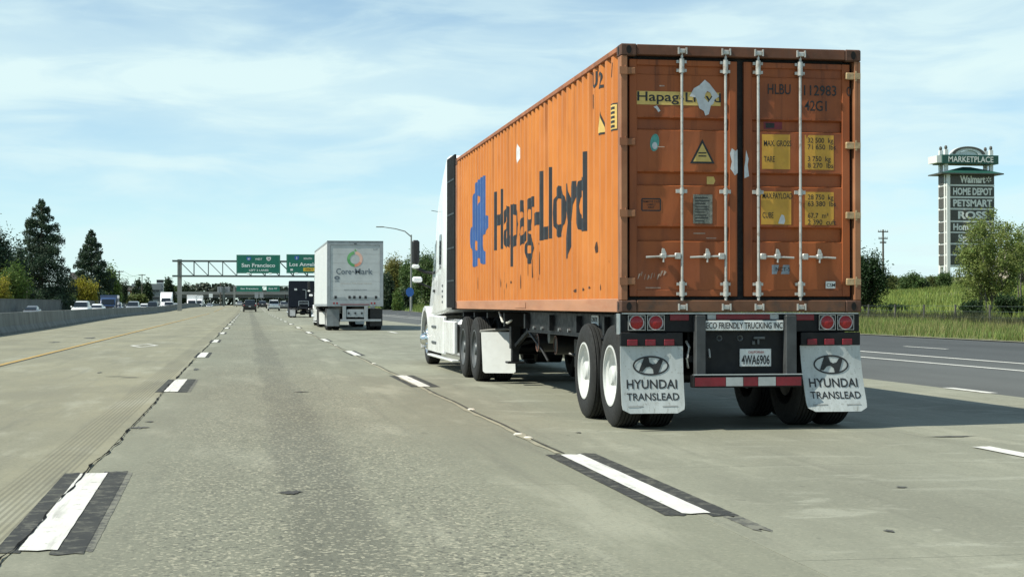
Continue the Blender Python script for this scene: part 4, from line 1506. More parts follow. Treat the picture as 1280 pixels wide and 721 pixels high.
# mud flaps with their printed emblem
def mud_flap(x0, x1, dx, dyb):
    n, k = 8, 8
    b = MB()
    y_at = lambda t: 0.045 - dyb * t * t
    def pos(u, v, off=0.0):
        t = 1 - (v - 0.172) / (0.815 - 0.172)
        return (x0 + u + dx * t, y_at(t) - off + 0.012 * math.sin(u * 7 + x0), v)
    r = 0.06
    for off in (0.0, -0.012):
        for j in range(k + 1):
            v = 0.815 - (0.815 - 0.172) * j / k
            for i in range(n + 1):
                u = (x1 - x0) * i / n
                vv = v
                if j == k and i in (0, n):
                    vv = v + 0.035
                    u += 0.008 if i == 0 else -0.008
                b.v.append(pos(u, vv, off))
    m = (n + 1) * (k + 1)
    for j in range(k):
        for i in range(n):
            a = j * (n + 1) + i
            b.f.append((a, a + n + 1, a + n + 2, a + 1))
            b.f.append((m + a, m + a + 1, m + a + n + 2, m + a + n + 1))
    for i in range(n):
        b.f += [(i, i + 1, m + i + 1, m + i), (k * (n + 1) + i, m + k * (n + 1) + i, m + k * (n + 1) + i + 1, k * (n + 1) + i + 1)]
    for j in range(k):
        a, c = j * (n + 1), (j + 1) * (n + 1)
        b.f += [(a, m + a, m + c, c), (a + n, c + n, m + c + n, m + a + n)]
    b.m = [0] * len(b.f)
    fl = b.build('mud_flap', M_flap, ch, smooth=50)
    pl_ = lambda u, v: pos(u, v, 0.004)
    w = x1 - x0
    cx, cz, rx, rz = w * 0.485, 0.628, 0.178, 0.094
    nn = 40
    ring = [[(cx + rx * math.cos(2 * math.pi * i / nn), cz + rz * math.sin(2 * math.pi * i / nn)) for i in range(nn)],
            [(cx + (rx - 0.016) * math.cos(2 * math.pi * i / nn), cz + (rz - 0.016) * math.sin(2 * math.pi * i / nn)) for i in range(nn)]]
    v, f = shape_raw(ring)
    sheet('emblem_ring', v, f, pl_, M_ink, fl, cuts=[w * i / 10 for i in range(1, 10)])
    # slanted letter inside the oval: two curved legs and a wavy bar
    H = [(-0.060, 0.085), (-0.022, 0.088), (-0.010, 0.030), (0.020, 0.012), (0.055, 0.020), (0.085, 0.060), (0.112, 0.066), (0.120, 0.045), (0.070, -0.080), (0.028, -0.088), (0.022, -0.035), (-0.008, -0.010), (-0.045, -0.018), (-0.080, -0.055), (-0.118, -0.055), (-0.105, -0.020)]
    v, f = shape_raw([[(cx + a, cz + c) for a, c in H]])
    sheet('emblem_letter', v, f, pl_, M_ink, fl, cuts=[w * i / 10 for i in range(1, 10)])
    cu = [w * i / 12 for i in range(1, 12)]
    tw = lambda s_, u0, v0, hh, ww, bd: text('lettering', s_, lambda u, q: pl_(u0 + u, v0 + q), M_ink, fl, hh, ww, bold=bd, cuts=[c - u0 for c in cu])
    tw('HYUNDAI', w * 0.09, 0.410, 0.082, w * 0.80, 0.016)
    tw('TRANSLEAD', w * 0.085, 0.298, 0.066, w * 0.83, 0.012)
    for u0 in (0.06, 0.40):
        v, f = shape_raw([[(u0, 0.232), (u0 + 0.15, 0.236), (u0 + 0.15, 0.246), (u0, 0.243)]])
        sheet('small_print', v, f, pl_, mat('faint_ink', (0.30, 0.31, 0.30), 0.7) if 'faint_ink' not in bpy.data.materials else bpy.data.materials['faint_ink'], fl)
    # hanger bar with three red lamps
    hb = MB().cbox(x0 - 0.0, x1, 0.03, 0.075, 0.818, 0.945, 0.005).build('flap_hanger', M_black_frame, ch)
    for q in (0.185, 0.475, 0.775):
        MB().cbox(x0 + w * q - 0.05, x0 + w * q + 0.05, 0.014, 0.032, 0.822, 0.880, 0.004).build('marker_lamp', M_reddark, hb)
    return fl


mud_flap(0.005, 0.625, 0.0, 0.09)
mud_flap(1.82, 2.435, 0.04, 0.12)
MB().cyl((0.9, 0.15, 1.0), (0.9, 0.05, 0.7), 0.01, n=6).tube([(0.68, 0.12, 0.86), (0.70, 0.06, 0.80), (0.67, 0.05, 0.70), (0.69, 0.08, 0.6)], 0.012, 6).build('wiring', M_rod, ch, smooth=50)


# ------------------------------------------------------------------ tractor units
def make_tractor(paint, name, mirror_mat):
    t = empty(name)
    xc = XC
    # frame
    for xr in (xc - 0.43, xc + 0.43):
        MB().box(xr - 0.04, xr + 0.04, 9.1, 19.2, 0.72, 0.98).build('frame_rail', M_black_frame, t)
    MB().cbox(xc - 0.5, xc + 0.5, 10.1, 11.3, 0.98, 1.085, 0.02).prism([(9.75, 0.96), (10.15, 1.07), (10.15, 0.99)], lambda u, v, q: (q, u, v), xc - 0.4, xc + 0.4).build('fifth_wheel', M_black_frame, t)
    for yc in (10.05, 11.36):
        MB().cyl((0.3, yc, 0.508), (CW - 0.3, yc, 0.508), 0.09, n=12).cyl((xc - 0.2, yc, 0.508), (xc + 0.2, yc, 0.508), 0.22, n=16).build('axle', M_black_frame, t, smooth=40)
        dual(t, yc, RIM_G, 0.015)
    MB().cyl((0.3, 17.25, 0.47), (CW - 0.3, 17.25, 0.47), 0.06, n=10).build('axle', M_black_frame, t)
    wheel(t, 0.07, 17.25, -1, RIM_S)
    wheel(t, CW - 0.07, 17.25, 1, RIM_S)
    # sleeper and cab in one shell
    rings = [rrect(xc, 13.62, 1.20, 1.12, 3.88, 0.06, 0.10, hwt=1.18), rrect(xc, 13.70, 1.215, 1.08, 3.93, 0.06, 0.12, hwt=1.19), rrect(xc, 14.3, 1.215, 1.05, 3.66, 0.06, 0.16, hwt=1.19), rrect(xc, 14.9, 1.215, 1.02, 3.34, 0.06, 0.2, hwt=1.18),
             rrect(xc, 15.4, 1.21, 1.0, 3.05, 0.06, 0.2, hwt=1.16), rrect(xc, 15.75, 1.20, 1.0, 2.82, 0.06, 0.2, hwt=1.13), rrect(xc, 16.05, 1.19, 1.0, 2.58, 0.06, 0.2, hwt=1.10), rrect(xc, 16.62, 1.17, 1.0, 2.02, 0.06, 0.2, hwt=1.06), rrect(xc, 16.75, 1.15, 1.0, 1.88, 0.06, 0.16, hwt=1.02)]
    MB().loft(rings).build('cab', paint, t, smooth=38)
    hood = [rrect(xc, 16.76, 1.06, 0.85, 1.86, 0.06, 0.24, hwt=0.94), rrect(xc, 17.6, 1.00, 0.95, 1.76, 0.06, 0.26, hwt=0.86), rrect(xc, 18.5, 0.96, 0.80, 1.60, 0.06, 0.26, hwt=0.78), rrect(xc, 19.15, 0.90, 0.72, 1.38, 0.06, 0.24, hwt=0.72), rrect(xc, 19.34, 0.82, 0.75, 1.18, 0.06, 0.18, hwt=0.66)]
    MB().loft(hood).build('hood', paint, t, smooth=38)
    for s in (-1, 1):
        # wheel arch fender
        b = MB()
        pts_o, n = [], 10
        for i in range(n + 1):
            a = R(200 - 220 * i / n)
            pts_o.append((17.25 + 0.70 * math.cos(a) * 1.0, 0.52 + 0.66 * math.sin(a)))
        pts_i = [(17.25 + (u - 17.25) * 0.88, 0.52 + (v - 0.52) * 0.88) for u, v in pts_o]
        xa, xb = xc + s * 0.86, xc + s * 1.19
        for i in range(n):
            q = [pts_o[i], pts_o[i + 1], pts_i[i + 1], pts_i[i]]
            b.prism(q, lambda u, v, w: (w, u, v), min(xa, xb), max(xa, xb))
        b.build('fender', paint, t, smooth=30)
        # bumper corner and head lamp
        xo = xc + s * 1.0
        MB().cbox(min(xc + s * 0.2, xo), max(xc + s * 0.2, xo), 19.2, 19.45, 0.30, 0.78, 0.05).build('bumper', paint, t)
        xh = xc + s * 0.9
        MB().cbox(xh - 0.11, xh + 0.11, 18.9, 19.2, 0.88, 1.16, 0.04).build('headlight', M_alu, t)
        # side skirt over tank, steps
        xa, xb = sorted((xc + s * 1.13, xc + s * 1.205))
        MB().cbox(xa, xb, 14.05, 16.45, 0.30, 1.00, 0.02).cbox(xa, xb, 12.55, 14.0, 0.34, 0.92, 0.02).build('side_skirt', paint, t)
        xa, xb = sorted((xc + s * 0.55, xc + s * 1.12))
        MB().cbox(xa, xb, 12.6, 16.3, 0.28, 0.95, 0.08).build('fuel_tank', M_alu, t)
        for zz in (0.46, 0.76):
            xs, xe = sorted((xc + s * 1.2, xc + s * 1.225))
            MB().cbox(xs, xe, 15.1, 15.75, zz, zz + 0.05, 0.008).build('step', M_rimgrey, t)
        xs, xe = sorted((xc + s * 1.10, xc + s * 1.23))
        MB().cbox(xs, xe, 12.6, 16.4, 0.205, 0.245, 0.01).build('skirt_lip', paint, t)
        # black gap panel behind the sleeper
        xa, xb = sorted((xc + s * 1.16, xc + s * 1.19))
        ex = MB().box(xa, xb, 12.52, 13.60, 1.16, 3.84).build('side_extender', M_rubber, t)
        for zz in (1.62, 2.2, 2.8, 3.4):
            xs, xe = sorted((xc + s * 1.191, xc + s * 1.197))
            MB().box(xs, xe, 12.56, 13.55, zz, zz + 0.03).build('panel_seam', M_blackplastic, ex)
        # windows and door lines, standing a few millimetres off the shell
        xo = xc + s * 1.222
        def on_cab(pts, off):
            out = []
            for u, v in pts:
                hw_ = np.interp(u, [13.7, 14.9, 15.4, 15.75, 16.05, 16.62], [1.215, 1.215, 1.21, 1.20, 1.19, 1.17])
                ht_ = np.interp(u, [13.7, 14.3, 14.9, 15.4, 15.75, 16.05, 16.62], [1.19, 1.19, 1.18, 1.16, 1.13, 1.10, 1.06])
                zt__ = np.interp(u, [13.7, 14.3, 14.9, 15.4, 15.75, 16.05, 16.62], [3.93, 3.66, 3.34, 3.05, 2.82, 2.58, 2.02])
                out.append((xc + s * (hw_ + (ht_ - hw_) * (v - 1.05) / (zt__ - 1.05) + off), u, v))
            return out

        def pane(pts, name):
            n_ = len(pts)
            MB().add(on_cab(pts, 0.006) + on_cab(pts, -0.03), [tuple(range(n_)), tuple(range(2 * n_ - 1, n_ - 1, -1))] + [(i, (i + 1) % n_, n_ + (i + 1) % n_, n_ + i) for i in range(n_)]).build(name, M_glass, t)

        pane([(14.34, 1.88), (14.60, 1.88), (14.64, 1.93), (14.64, 2.47), (14.60, 2.52), (14.34, 2.52), (14.30, 2.47), (14.30, 1.93)], 'sleeper_window')
        pane([(15.30, 1.74), (15.8, 1.70), (16.22, 1.66), (16.24, 1.90), (15.95, 2.24), (15.7, 2.36), (15.30, 2.44)], 'door_window')
        xo = xc + s * 1.20
        MB().cbox(min(xo, xo + s * 0.03), max(xo, xo + s * 0.03), 15.28, 15.5, 1.45, 1.50, 0.008).build('door_handle', M_blackplastic, t)
        for k in range(4):
            xs, xe = sorted((xc + s * 1.214, xc + s * 1.219))
            MB().box(xs, xe, 14.0, 14.14, 1.24 + k * 0.1, 1.28 + k * 0.1).build('vent', M_rimgrey, t)
        # mirrors
        xm = xc + s * 1.44
        mi = MB().cbox(xm - 0.075, xm + 0.075, 16.55, 16.75, 2.02, 2.50, 0.035).build('mirror', M_blackplastic, t)
        MB().cbox(xm - 0.07, xm + 0.07, 16.54, 16.74, 1.93, 2.015, 0.025).build('mirror_base', mirror_mat, mi)
        MB().tube([(xm, 16.64, 1.95), (xc + s * 1.25, 16.6, 1.86), (xc + s * 1.1, 16.55, 1.84)], 0.03, 8).build('mirror_arm', M_blackplastic, mi, smooth=50)
        xm = xc + s * 1.28
        hm = MB().cbox(xm - 0.10, xm + 0.10, 17.75, 17.9, 1.67, 1.79, 0.03).build('hood_mirror', mirror_mat, t)
        MB().tube([(xm, 17.82, 1.68), (xc + s * 1.05, 17.75, 1.58), (xc + s * 0.92, 17.7, 1.52)], 0.018, 8).build('mirror_arm', M_blackplastic, hm, smooth=50)
        # flap behind the drive wheels
        xa, xb = (0.03, 0.51) if s < 0 else (CW - 0.51, CW - 0.03)
        fl = MB()
        ring = [(xa, 0.79), (xa, 0.19), (xa + 0.03, 0.165), (xb - 0.03, 0.165), (xb, 0.19), (xb, 0.79)]
        fl.prism(ring, lambda u, v, w: (u, w - 0.32 * (0.79 - v) + 0.35 * (u - xa) * (-1 if s < 0 else 0), v), 9.36, 9.372)
        fl.build('mud_flap', M_flapclean, t)
        MB().tube([(xa - 0.01, 9.40, 0.80), (xb - 0.05, 9.44, 0.835), (xb + 0.0, 9.45, 0.83)], 0.022, 8).build('flap_bracket', M_rod, t, smooth=50)
        # quarter antenna
        MB().cyl((xc + s * 1.06, 15.3, 2.98), (xc + s * 1.27, 15.35, 3.02), 0.006, n=6).build('antenna', M_blackplastic, t)
    # windscreen, grille
    MB().prism([(-0.92, 0.0), (0.92, 0.0), (0.84, 0.82), (-0.84, 0.82)], lambda u, v, w: (xc + u, 16.70 - v * 0.84 + w, 1.96 + v * 0.82 + w * 0.5), 0.02, 0.05).build('windscreen', M_glass, t)
    gr = MB().cbox(xc - 0.5, xc + 0.5, 19.30, 19.38, 0.82, 1.14, 0.02).build('grille', M_blackplastic, t)
    for k in range(4):
        MB().box(xc - 0.48, xc + 0.48, 19.38, 19.395, 0.87 + k * 0.07, 0.89 + k * 0.07).build('grille_bar', M_chrome, gr)
    MB().box(xc - 1.1, xc + 1.1, 13.56, 13.62, 1.12, 3.7).build('rear_wall', M_cabgrey, t)
    return t


M_rubber = mat('black_rubber', (0.006, 0.0065, 0.007), 0.8, var=0.3, spec=0.2)
M_flapclean = mat('white_flap', (0.64, 0.66, 0.64), 0.5, var=0.06, vs=3, dirt=(0.5, 0.5, 0.46), dirt_amt=0.3)
M_cabgrey = mat('cab_rear_grey', (0.10, 0.105, 0.11), 0.6, var=0.2)
tractor = make_tractor(M_cabwhite, 'tractor_unit', M_cabwhite)
tractor.location = (X0, L0, 0)
tag(tractor, 'white semi tractor pulling the orange container', 'truck', 'semi tractors')
# cable between tractor and trailer, hung from the sleeper
MB().tube([(XC - 0.2, 13.55, 1.5), (XC - 0.2, 12.9, 1.15), (XC - 0.2, 12.4, 1.25), (XC - 0.15, 12.05, 1.1)], 0.02, 6).build('coupling_hose', M_blackplastic, tractor, smooth=50)


# ------------------------------------------------------------------ white box semi trailer ahead
YB, XB = 72.7, 3.60
BW, BL, BH = 2.59, 14.0, 4.10
bt = empty('box_trailer', (XB, YB, 0))
tag(bt, 'white box semi trailer with a round green and orange emblem on its doors', 'trailer')
M_bodywhite = mat('white_box_panel', (0.66, 0.69, 0.69), 0.45, var=0.04, vs=1.0, dirt=(0.6, 0.6, 0.56), dirt_amt=0.3)
M_doorgrey = mat('shaded_door_white', (0.50, 0.53, 0.53), 0.5, var=0.08, vs=1.2, dirt=(0.38, 0.40, 0.39), dirt_amt=0.4)  # the box white again, greyed to paint in shade on the rear doors
M_framegrey = mat('galvanised_frame', (0.34, 0.37, 0.385), 0.5, metal=0.3, var=0.12, vs=4)
M_grey_text = mat('slate_ink', (0.12, 0.15, 0.18), 0.6, var=0.1)
MB().box(0.02, BW - 0.02, 0.06, BL, 1.22, BH).build('body', M_bodywhite, bt)
MB().box(0.005, BW - 0.005, 0.05, BL, 1.12, 1.215).build('lower_rail', M_framegrey, bt)
for xx in (0.005, BW - 0.045):
    MB().box(xx, xx + 0.04, 0.05, BL, BH - 0.06, BH + 0.02).build('roof_rail', M_framegrey, bt)
for k in range(11):
    MB().box(0.008, 0.02, 1.2 + k * 1.22, 1.24 + k * 1.22, 1.23, BH - 0.07).build('side_post', M_bodywhite, bt)
rf = MB().box(0.0, 0.15, 0.0, 0.05, 1.12, BH + 0.03).box(BW - 0.15, BW, 0.0, 0.05, 1.12, BH + 0.03).box(0.15, BW - 0.15, 0.0, 0.05, BH - 0.16, BH + 0.03).box(0.15, BW - 0.15, 0.0, 0.05, 1.12, 1.42)
rf.build('rear_frame', M_framegrey, bt)
MB().box(0.0, BW, -0.012, 0.0, BH + 0.005, BH + 0.035).build('top_trim', M_blackplastic, bt)
for i in range(6):
    z0 = 1.43 + i * 0.417
    MB().cbox(0.155, BW - 0.155, 0.02, 0.055, z0, z0 + 0.412, 0.006).build('door_panel', M_doorgrey, bt)


def onbt(x, z, off=0.014):
    return lambda u, v: (x + u, off, z + v)


cxl, czl, ro, ri_ = 1.28, 3.30, 0.36, 0.225
for a0, a1, c, nm in ((95, 180, (0.16, 0.42, 0.16), 'green_light'), (180, 268, (0.10, 0.33, 0.12), 'green_deep'), (268, 330, (0.72, 0.30, 0.20), 'coral'), (330, 445, (0.80, 0.50, 0.40), 'peach')):
    n = 14
    lo = [(ro * math.cos(R(a0 + (a1 - a0) * i / n)), ro * math.sin(R(a0 + (a1 - a0) * i / n))) for i in range(n + 1)]
    li_ = [(ri_ * math.cos(R(a0 + (a1 - a0) * i / n)), ri_ * math.sin(R(a0 + (a1 - a0) * i / n)) - 0.01) for i in range(n, -1, -1)]
    v, f = shape_raw([lo + li_])
    sheet('emblem_arc', v, f, onbt(cxl, czl), mat('emblem_' + nm, c, 0.5, var=0.08), bt)
v, f = shape_raw([[(-0.02, 0.0), (0.0, 0.14), (0.10, 0.02)]])
sheet('emblem_tip', v, f, onbt(cxl, czl + ro - 0.02), bpy.data.materials['emblem_green_light'], bt)
text('lettering', 'Core', onbt(0.42, 2.60), M_grey_text, bt, 0.26, 0.70, bold=0.012)
text('lettering', 'Mark', onbt(1.28, 2.60), M_grey_text, bt, 0.26, 0.82, bold=0.012)
v, f = shape_raw([[(0, 0), (0.06, 0), (0.06, 0.06), (0, 0.06)]])
sheet('lettering', v, f, onbt(1.16, 2.70), M_grey_text, bt)
text('lettering', 'Convenience. Fresh Energy. Delivered.', onbt(0.62, 2.15), mat('orange_grey_ink', (0.42, 0.36, 0.30), 0.6), bt, 0.055, 1.45)
text('lettering', 'www.core-mark.com', onbt(0.78, 1.86), M_grey_text, bt, 0.055, 1.05, bold=0.01)
n = 20
v, f = shape_raw([[(0.13 * math.cos(2 * math.pi * i / n), 0.09 * math.sin(2 * math.pi * i / n)) for i in range(n)], [(0.05 * math.cos(2 * math.pi * i / n), 0.03 * math.sin(2 * math.pi * i / n)) for i in range(n)]])
sheet('round_mark', v, f, onbt(0.46, 2.43), M_grey_text, bt)
text('lettering', '5344', onbt(0.36, 2.24), M_grey_text, bt, 0.07, 0.2, bold=0.02)
text('lettering', 'LP', onbt(2.14, 3.72), M_grey_text, bt, 0.05, 0.2, bold=0.02)
MB().box(1.24, 1.36, -0.012, 0.0, BH - 0.11, BH - 0.07).build('marker_lamp', M_ink, bt)
for xa, xb in ((0.2, 0.85), (1.0, 1.5), (1.62, 2.38)):
    MB().box(xa, xb, 0.005, 0.018, 1.50, 1.545).build('lock_bar', M_framegrey, bt)
for xa in (0.34, 0.98, 1.2, 1.46, 1.72, 2.2):
    MB().cbox(xa, xa + 0.11, -0.012, 0.018, 1.47, 1.60, 0.01).build('door_latch', M_ink, bt)
for xa in (0.32, 0.46, 2.05, 2.19):
    MB().cyl((xa, -0.012, 1.26), (xa, 0.0, 1.26), 0.045, n=12).build('tail_lamp', M_redlens, bt)
MB().box(0.6, 1.95, -0.010, 0.0, 1.18, 1.22).build('reflective_strip', M_reddark, bt)
for xa in (0.72, 1.72):
    MB().cbox(xa, xa + 0.16, -0.02, 0.08, 0.52, 1.118, 0.01).build('guard_post', M_framegrey, bt)
MB().cbox(0.62, 2.5, -0.05, 0.06, 0.42, 0.52, 0.01).build('guard_bar', M_framegrey, bt)
MB().cbox(0.9, 1.7, 0.0, 0.06, 0.62, 0.98, 0.01).build('dock_plate', M_framegrey, bt)
for xa in (1.0, 1.3, 1.6):
    MB().cyl((xa, -0.012, 0.80), (xa, 0.0, 0.80), 0.05, n=12).build('socket', M_ink, bt)
for xa, xb in ((0.0, 0.58), (2.0, 2.58)):
    MB().box(xa, xb, 0.28, 0.30, 0.20, 1.0).build('mud_flap', mat('grey_flap', (0.20, 0.22, 0.23), 0.7, var=0.2, vs=4) if xa < 1 else M_blackplastic, bt)
for xr in (BW / 2 - 0.5, BW / 2 + 0.5):
    MB().box(xr - 0.05, xr + 0.05, 0.4, BL - 0.5, 0.80, 1.115).build('frame_rail', M_black_frame, bt)
for yc in (0.95, 2.2):
    MB().cyl((0.3, yc, 0.508), (BW - 0.3, yc, 0.508), 0.08, n=10).build('axle', M_black_frame, bt)
    dual(bt, yc, RIM_W, 0.02, BW)
for s in (0.45, BW - 0.45):
    MB().box(s - 0.07, s + 0.07, 9.4, 9.56, 0.35, 1.115).build('landing_leg', M_black_frame, bt)
t2 = copy_tree(tractor)
t2.location = (XB + (BW - CW) / 2, YB + 1.2, 0)
tag(t2, 'white semi tractor almost hidden behind the white box trailer it pulls', 'truck')

# dark tractor running without a trailer
M_navy = mat('navy_cab_paint', (0.006, 0.009, 0.018), 0.45, var=0.1, spec=0.3)
t3 = copy_tree(tractor, swap={M_cabwhite: M_navy, M_cabgrey: M_navy, M_flapclean: bpy.data.materials['grey_flap']})
t3.name = 'tractor_unit'
t3.location = (3.72, 143.0 - 9.3, 0)
t3.scale = (1.0, 1.0, 0.86)
tag(t3, 'dark navy semi tractor without trailer ahead of the white box trailer', 'truck')
for ch_ in [c_ for c_ in t3.children if c_.name.startswith('side_extender')]:
    for g_c in list(ch_.children):
        bpy.data.objects.remove(g_c)
    bpy.data.objects.remove(ch_)
hp = MB()
for xx in (0.95, 1.85):
    hp.box(xx - 0.02, xx + 0.02, 13.3, 13.5, 1.2, 1.75)
hp.box(0.95, 1.85, 13.3, 13.5, 1.7, 1.75).box(0.95, 1.85, 13.3, 13.5, 1.45, 1.5)
hp.build('headache_rack', M_alu, t3)
MB().box(1.6, 1.64, 13.48, 13.54, 2.0, 3.0).box(1.3, 1.64, 13.48, 13.54, 2.95, 3.0).build('grab_rail', M_alu, t3)
MB().box(0.55, 0.8, 13.50, 13.54, 2.9, 3.1).build('sticker', M_whiteplate, t3)
MB().cyl((2.5, 14.2, 1.0), (2.5, 14.2, 4.4), 0.09, n=12).build('exhaust_stack', M_chrome, t3, smooth=50)


# ------------------------------------------------------------------ measuring aids: a column of the view at a chosen distance
def PX(px, y):
    return math.tan(R(9.557) + math.atan((px - 640) / 1962.0)) * y


def PZ(py, x, y):
    d = x * math.sin(R(9.557)) + y * math.cos(R(9.557))
    return 1.222 + d * (379.95 - py) / 1962.0


def yv(px, extra=0.0, x=-30.6):
    """distance at which a column of the view leaves the far carriageway"""
    return x / math.tan(R(9.557) + math.atan((px - 640) / 1962.0)) + extra


# ------------------------------------------------------------------ cars
CT = tyre_mesh(0.335, 0.21, 'wheel', 2, 24)
CR = MB().lathe([(0.20, 0.03), (0.20, 0.004), (0.185, 0.01), (0.17, 0.035), (0.05, 0.02), (0.0, 0.015)], 20).mesh('rim', M_alu, smooth=40)
M_headlamp = mat('clear_lamp', (0.62, 0.66, 0.68), 0.15, var=0.1)
M_platew = mat('car_plate', (0.6, 0.62, 0.62), 0.5)


def make_car(kind, paint):
    """rear bumper at y = 0, nose towards +y, wheels on z = 0"""
    t = empty('car')
    if kind == 'suv':
        L, hw, zr_, zroof = 4.75, 0.95, 1.02, 1.74
        body = [(0.0, 0.84, 0.42, 0.96, 0.10), (0.10, 0.93, 0.32, 1.06, 0.12), (0.8, 0.95, 0.28, 1.08, 0.12), (2.4, 0.95, 0.26, 1.06, 0.12), (3.3, 0.95, 0.28, 1.04, 0.12), (4.2, 0.92, 0.30, 0.94, 0.14), (4.62, 0.86, 0.34, 0.82, 0.14), (4.75, 0.74, 0.42, 0.70, 0.10)]
        cab = [(0.16, 0.80, 1.02, 1.10), (0.42, 0.80, 1.02, 1.66), (0.9, 0.80, 1.02, 1.74), (2.0, 0.80, 1.02, 1.73), (2.7, 0.79, 1.02, 1.62), (3.45, 0.78, 1.0, 1.05)]
        ax = (0.95, 3.75)
        rw = [(0.19, 1.10), (0.40, 1.60)]
    else:
        L, hw, zr_, zroof = 4.7, 0.91, 0.92, 1.44
        body = [(0.0, 0.80, 0.40, 0.90, 0.10), (0.12, 0.89, 0.30, 0.98, 0.12), (0.9, 0.91, 0.24, 1.0, 0.12), (2.4, 0.91, 0.22, 0.94, 0.12), (3.3, 0.91, 0.24, 0.92, 0.12), (4.2, 0.88, 0.26, 0.80, 0.14), (4.58, 0.80, 0.30, 0.68, 0.12), (4.7, 0.68, 0.38, 0.58, 0.08)]
        cab = [(0.55, 0.74, 0.90, 0.98), (1.15, 0.72, 0.90, 1.38), (1.7, 0.72, 0.90, 1.45), (2.3, 0.72, 0.90, 1.43), (2.8, 0.72, 0.88, 1.26), (3.5, 0.74, 0.88, 0.93)]
        ax = (0.95, 3.75)
        rw = [(0.62, 1.0), (1.12, 1.34)]
    MB().loft([rrect(0, y, w, z0, z1, r) for y, w, z0, z1, r in body]).build('body', paint, t, smooth=40)
    MB().loft([rrect(0, y, w, z0, z1, min(0.03, (z1 - z0) * 0.4), min(0.12, (z1 - z0) * 0.45), hwt=w - 0.12 * min(1, (z1 - z0) / 0.5)) for y, w, z0, z1 in cab]).build('cabin', paint, t, smooth=40)
    # glass sits just proud of the cabin shell
    (ya, za), (yb, zb) = rw
    wa, wb = cab[0][1] - 0.06, cab[1][1] - 0.16
    MB().prism([(-wa, 0), (wa, 0), (wb, 1), (-wb, 1)], lambda u, v, q: (u, ya + (yb - ya) * v - q, za + (zb - za) * v + q * 0.3), 0.01, 0.045).build('rear_window', M_glass, t)
    (y1, z1), (y2, z2) = (cab[-1][0] - 0.03, cab[-1][3] + 0.02), (cab[-2][0] + 0.04, cab[-2][3] - 0.03)
    MB().prism([(-wa, 0), (wa, 0), (wb, 1), (-wb, 1)], lambda u, v, q: (u, y1 + (y2 - y1) * v + q, z1 + (z2 - z1) * v + q * 0.8), 0.0, 0.045).build('windscreen', M_glass, t)
    for s in (-1, 1):
        w = cab[1][1]
        zb_, zt = cab[1][2] + 0.10, cab[2][3] - 0.10
        for yy0, yy1, yt0, yt1 in ((cab[1][0] + 0.05, 1.95, cab[1][0] + 0.15, 1.95), (2.03, cab[-1][0] - 0.35, 2.03, cab[-2][0] - 0.15)):
            MB().add([(s * (w + 0.012 - 0.02), yy0, zb_), (s * (w + 0.012 - 0.02), yy1, zb_), (s * (w - 0.085), yt1, zt - (0.08 if yt1 > 2.2 else 0)), (s * (w - 0.085), yt0, zt), (s * (w - 0.09), yy0, zb_), (s * (w - 0.09), yy1, zb_), (s * (w - 0.2), yt1, zt - (0.08 if yt1 > 2.2 else 0)), (s * (w - 0.2), yt0, zt)],
                     [(0, 1, 2, 3), (4, 7, 6, 5), (0, 4, 5, 1), (1, 5, 6, 2), (2, 6, 7, 3), (3, 7, 4, 0)]).build('side_window', M_glass, t)
        zl = body[1][3] - 0.20
        MB().cbox(s * hw * 0.84 - 0.10, s * hw * 0.84 + 0.10, -0.012, 0.10, zl, zl + 0.16, 0.02).build('tail_light', M_redlens, t)
        zh = body[-2][3] - 0.20
        MB().cbox(s * hw * 0.74 - 0.14, s * hw * 0.74 + 0.14, L - 0.22, L - 0.02, zh, zh + 0.12, 0.02).build('headlight', M_headlamp, t)
        MB().cbox(s * (hw + 0.09) - 0.09, s * (hw + 0.09) + 0.09, cab[-1][0] - 0.55, cab[-1][0] - 0.42, zr_ + 0.02, zr_ + 0.18, 0.03).build('wing_mirror', paint, t)
        for a in ax:
            wheel(t, s * (hw - 0.005), a, s, CR, CT, 0.335)
    MB().box(-0.8, 0.8, -0.008, 0.06, 0.38, 0.52).build('bumper_trim', M_blackplastic, t)
    MB().box(-0.16, 0.16, -0.016, -0.004, 0.72, 0.84).build('licence_plate', M_platew, t)
    MB().cbox(-0.5, 0.5, L - 0.06, L + 0.008, 0.45, 0.60, 0.02).build('grille', M_blackplastic, t)
    return t


P_white = mat('white_car_paint', (0.80, 0.81, 0.81), 0.3, var=0.03, coat=0.5)
P_black = mat('black_car_paint', (0.012, 0.013, 0.014), 0.3, var=0.1, coat=0.5)
P_grey = mat('grey_car_paint', (0.18, 0.19, 0.20), 0.3, metal=0.4, var=0.05, coat=0.5)
P_silver = mat('silver_car_paint', (0.48, 0.50, 0.51), 0.3, metal=0.5, var=0.05, coat=0.5)
P_blue = mat('blue_car_paint', (0.03, 0.06, 0.14), 0.3, var=0.1, coat=0.5)
PROTO = {}


def car(kind, paint, x, y, z, face, label, cat='car', group=None, s=1.0):
    key = (kind, paint.name)
    if key not in PROTO:
        PROTO[key] = make_car(kind, paint)
        c = PROTO[key]
    else:
        c = copy_tree(PROTO[key])
    c.name = 'suv' if kind == 'suv' else 'sedan'
    c.location = (x, y, z)
    c.scale = (s, s, s)
    c.rotation_euler = (0, 0, 0 if face > 0 else math.pi)
    return tag(c, label, cat, group)


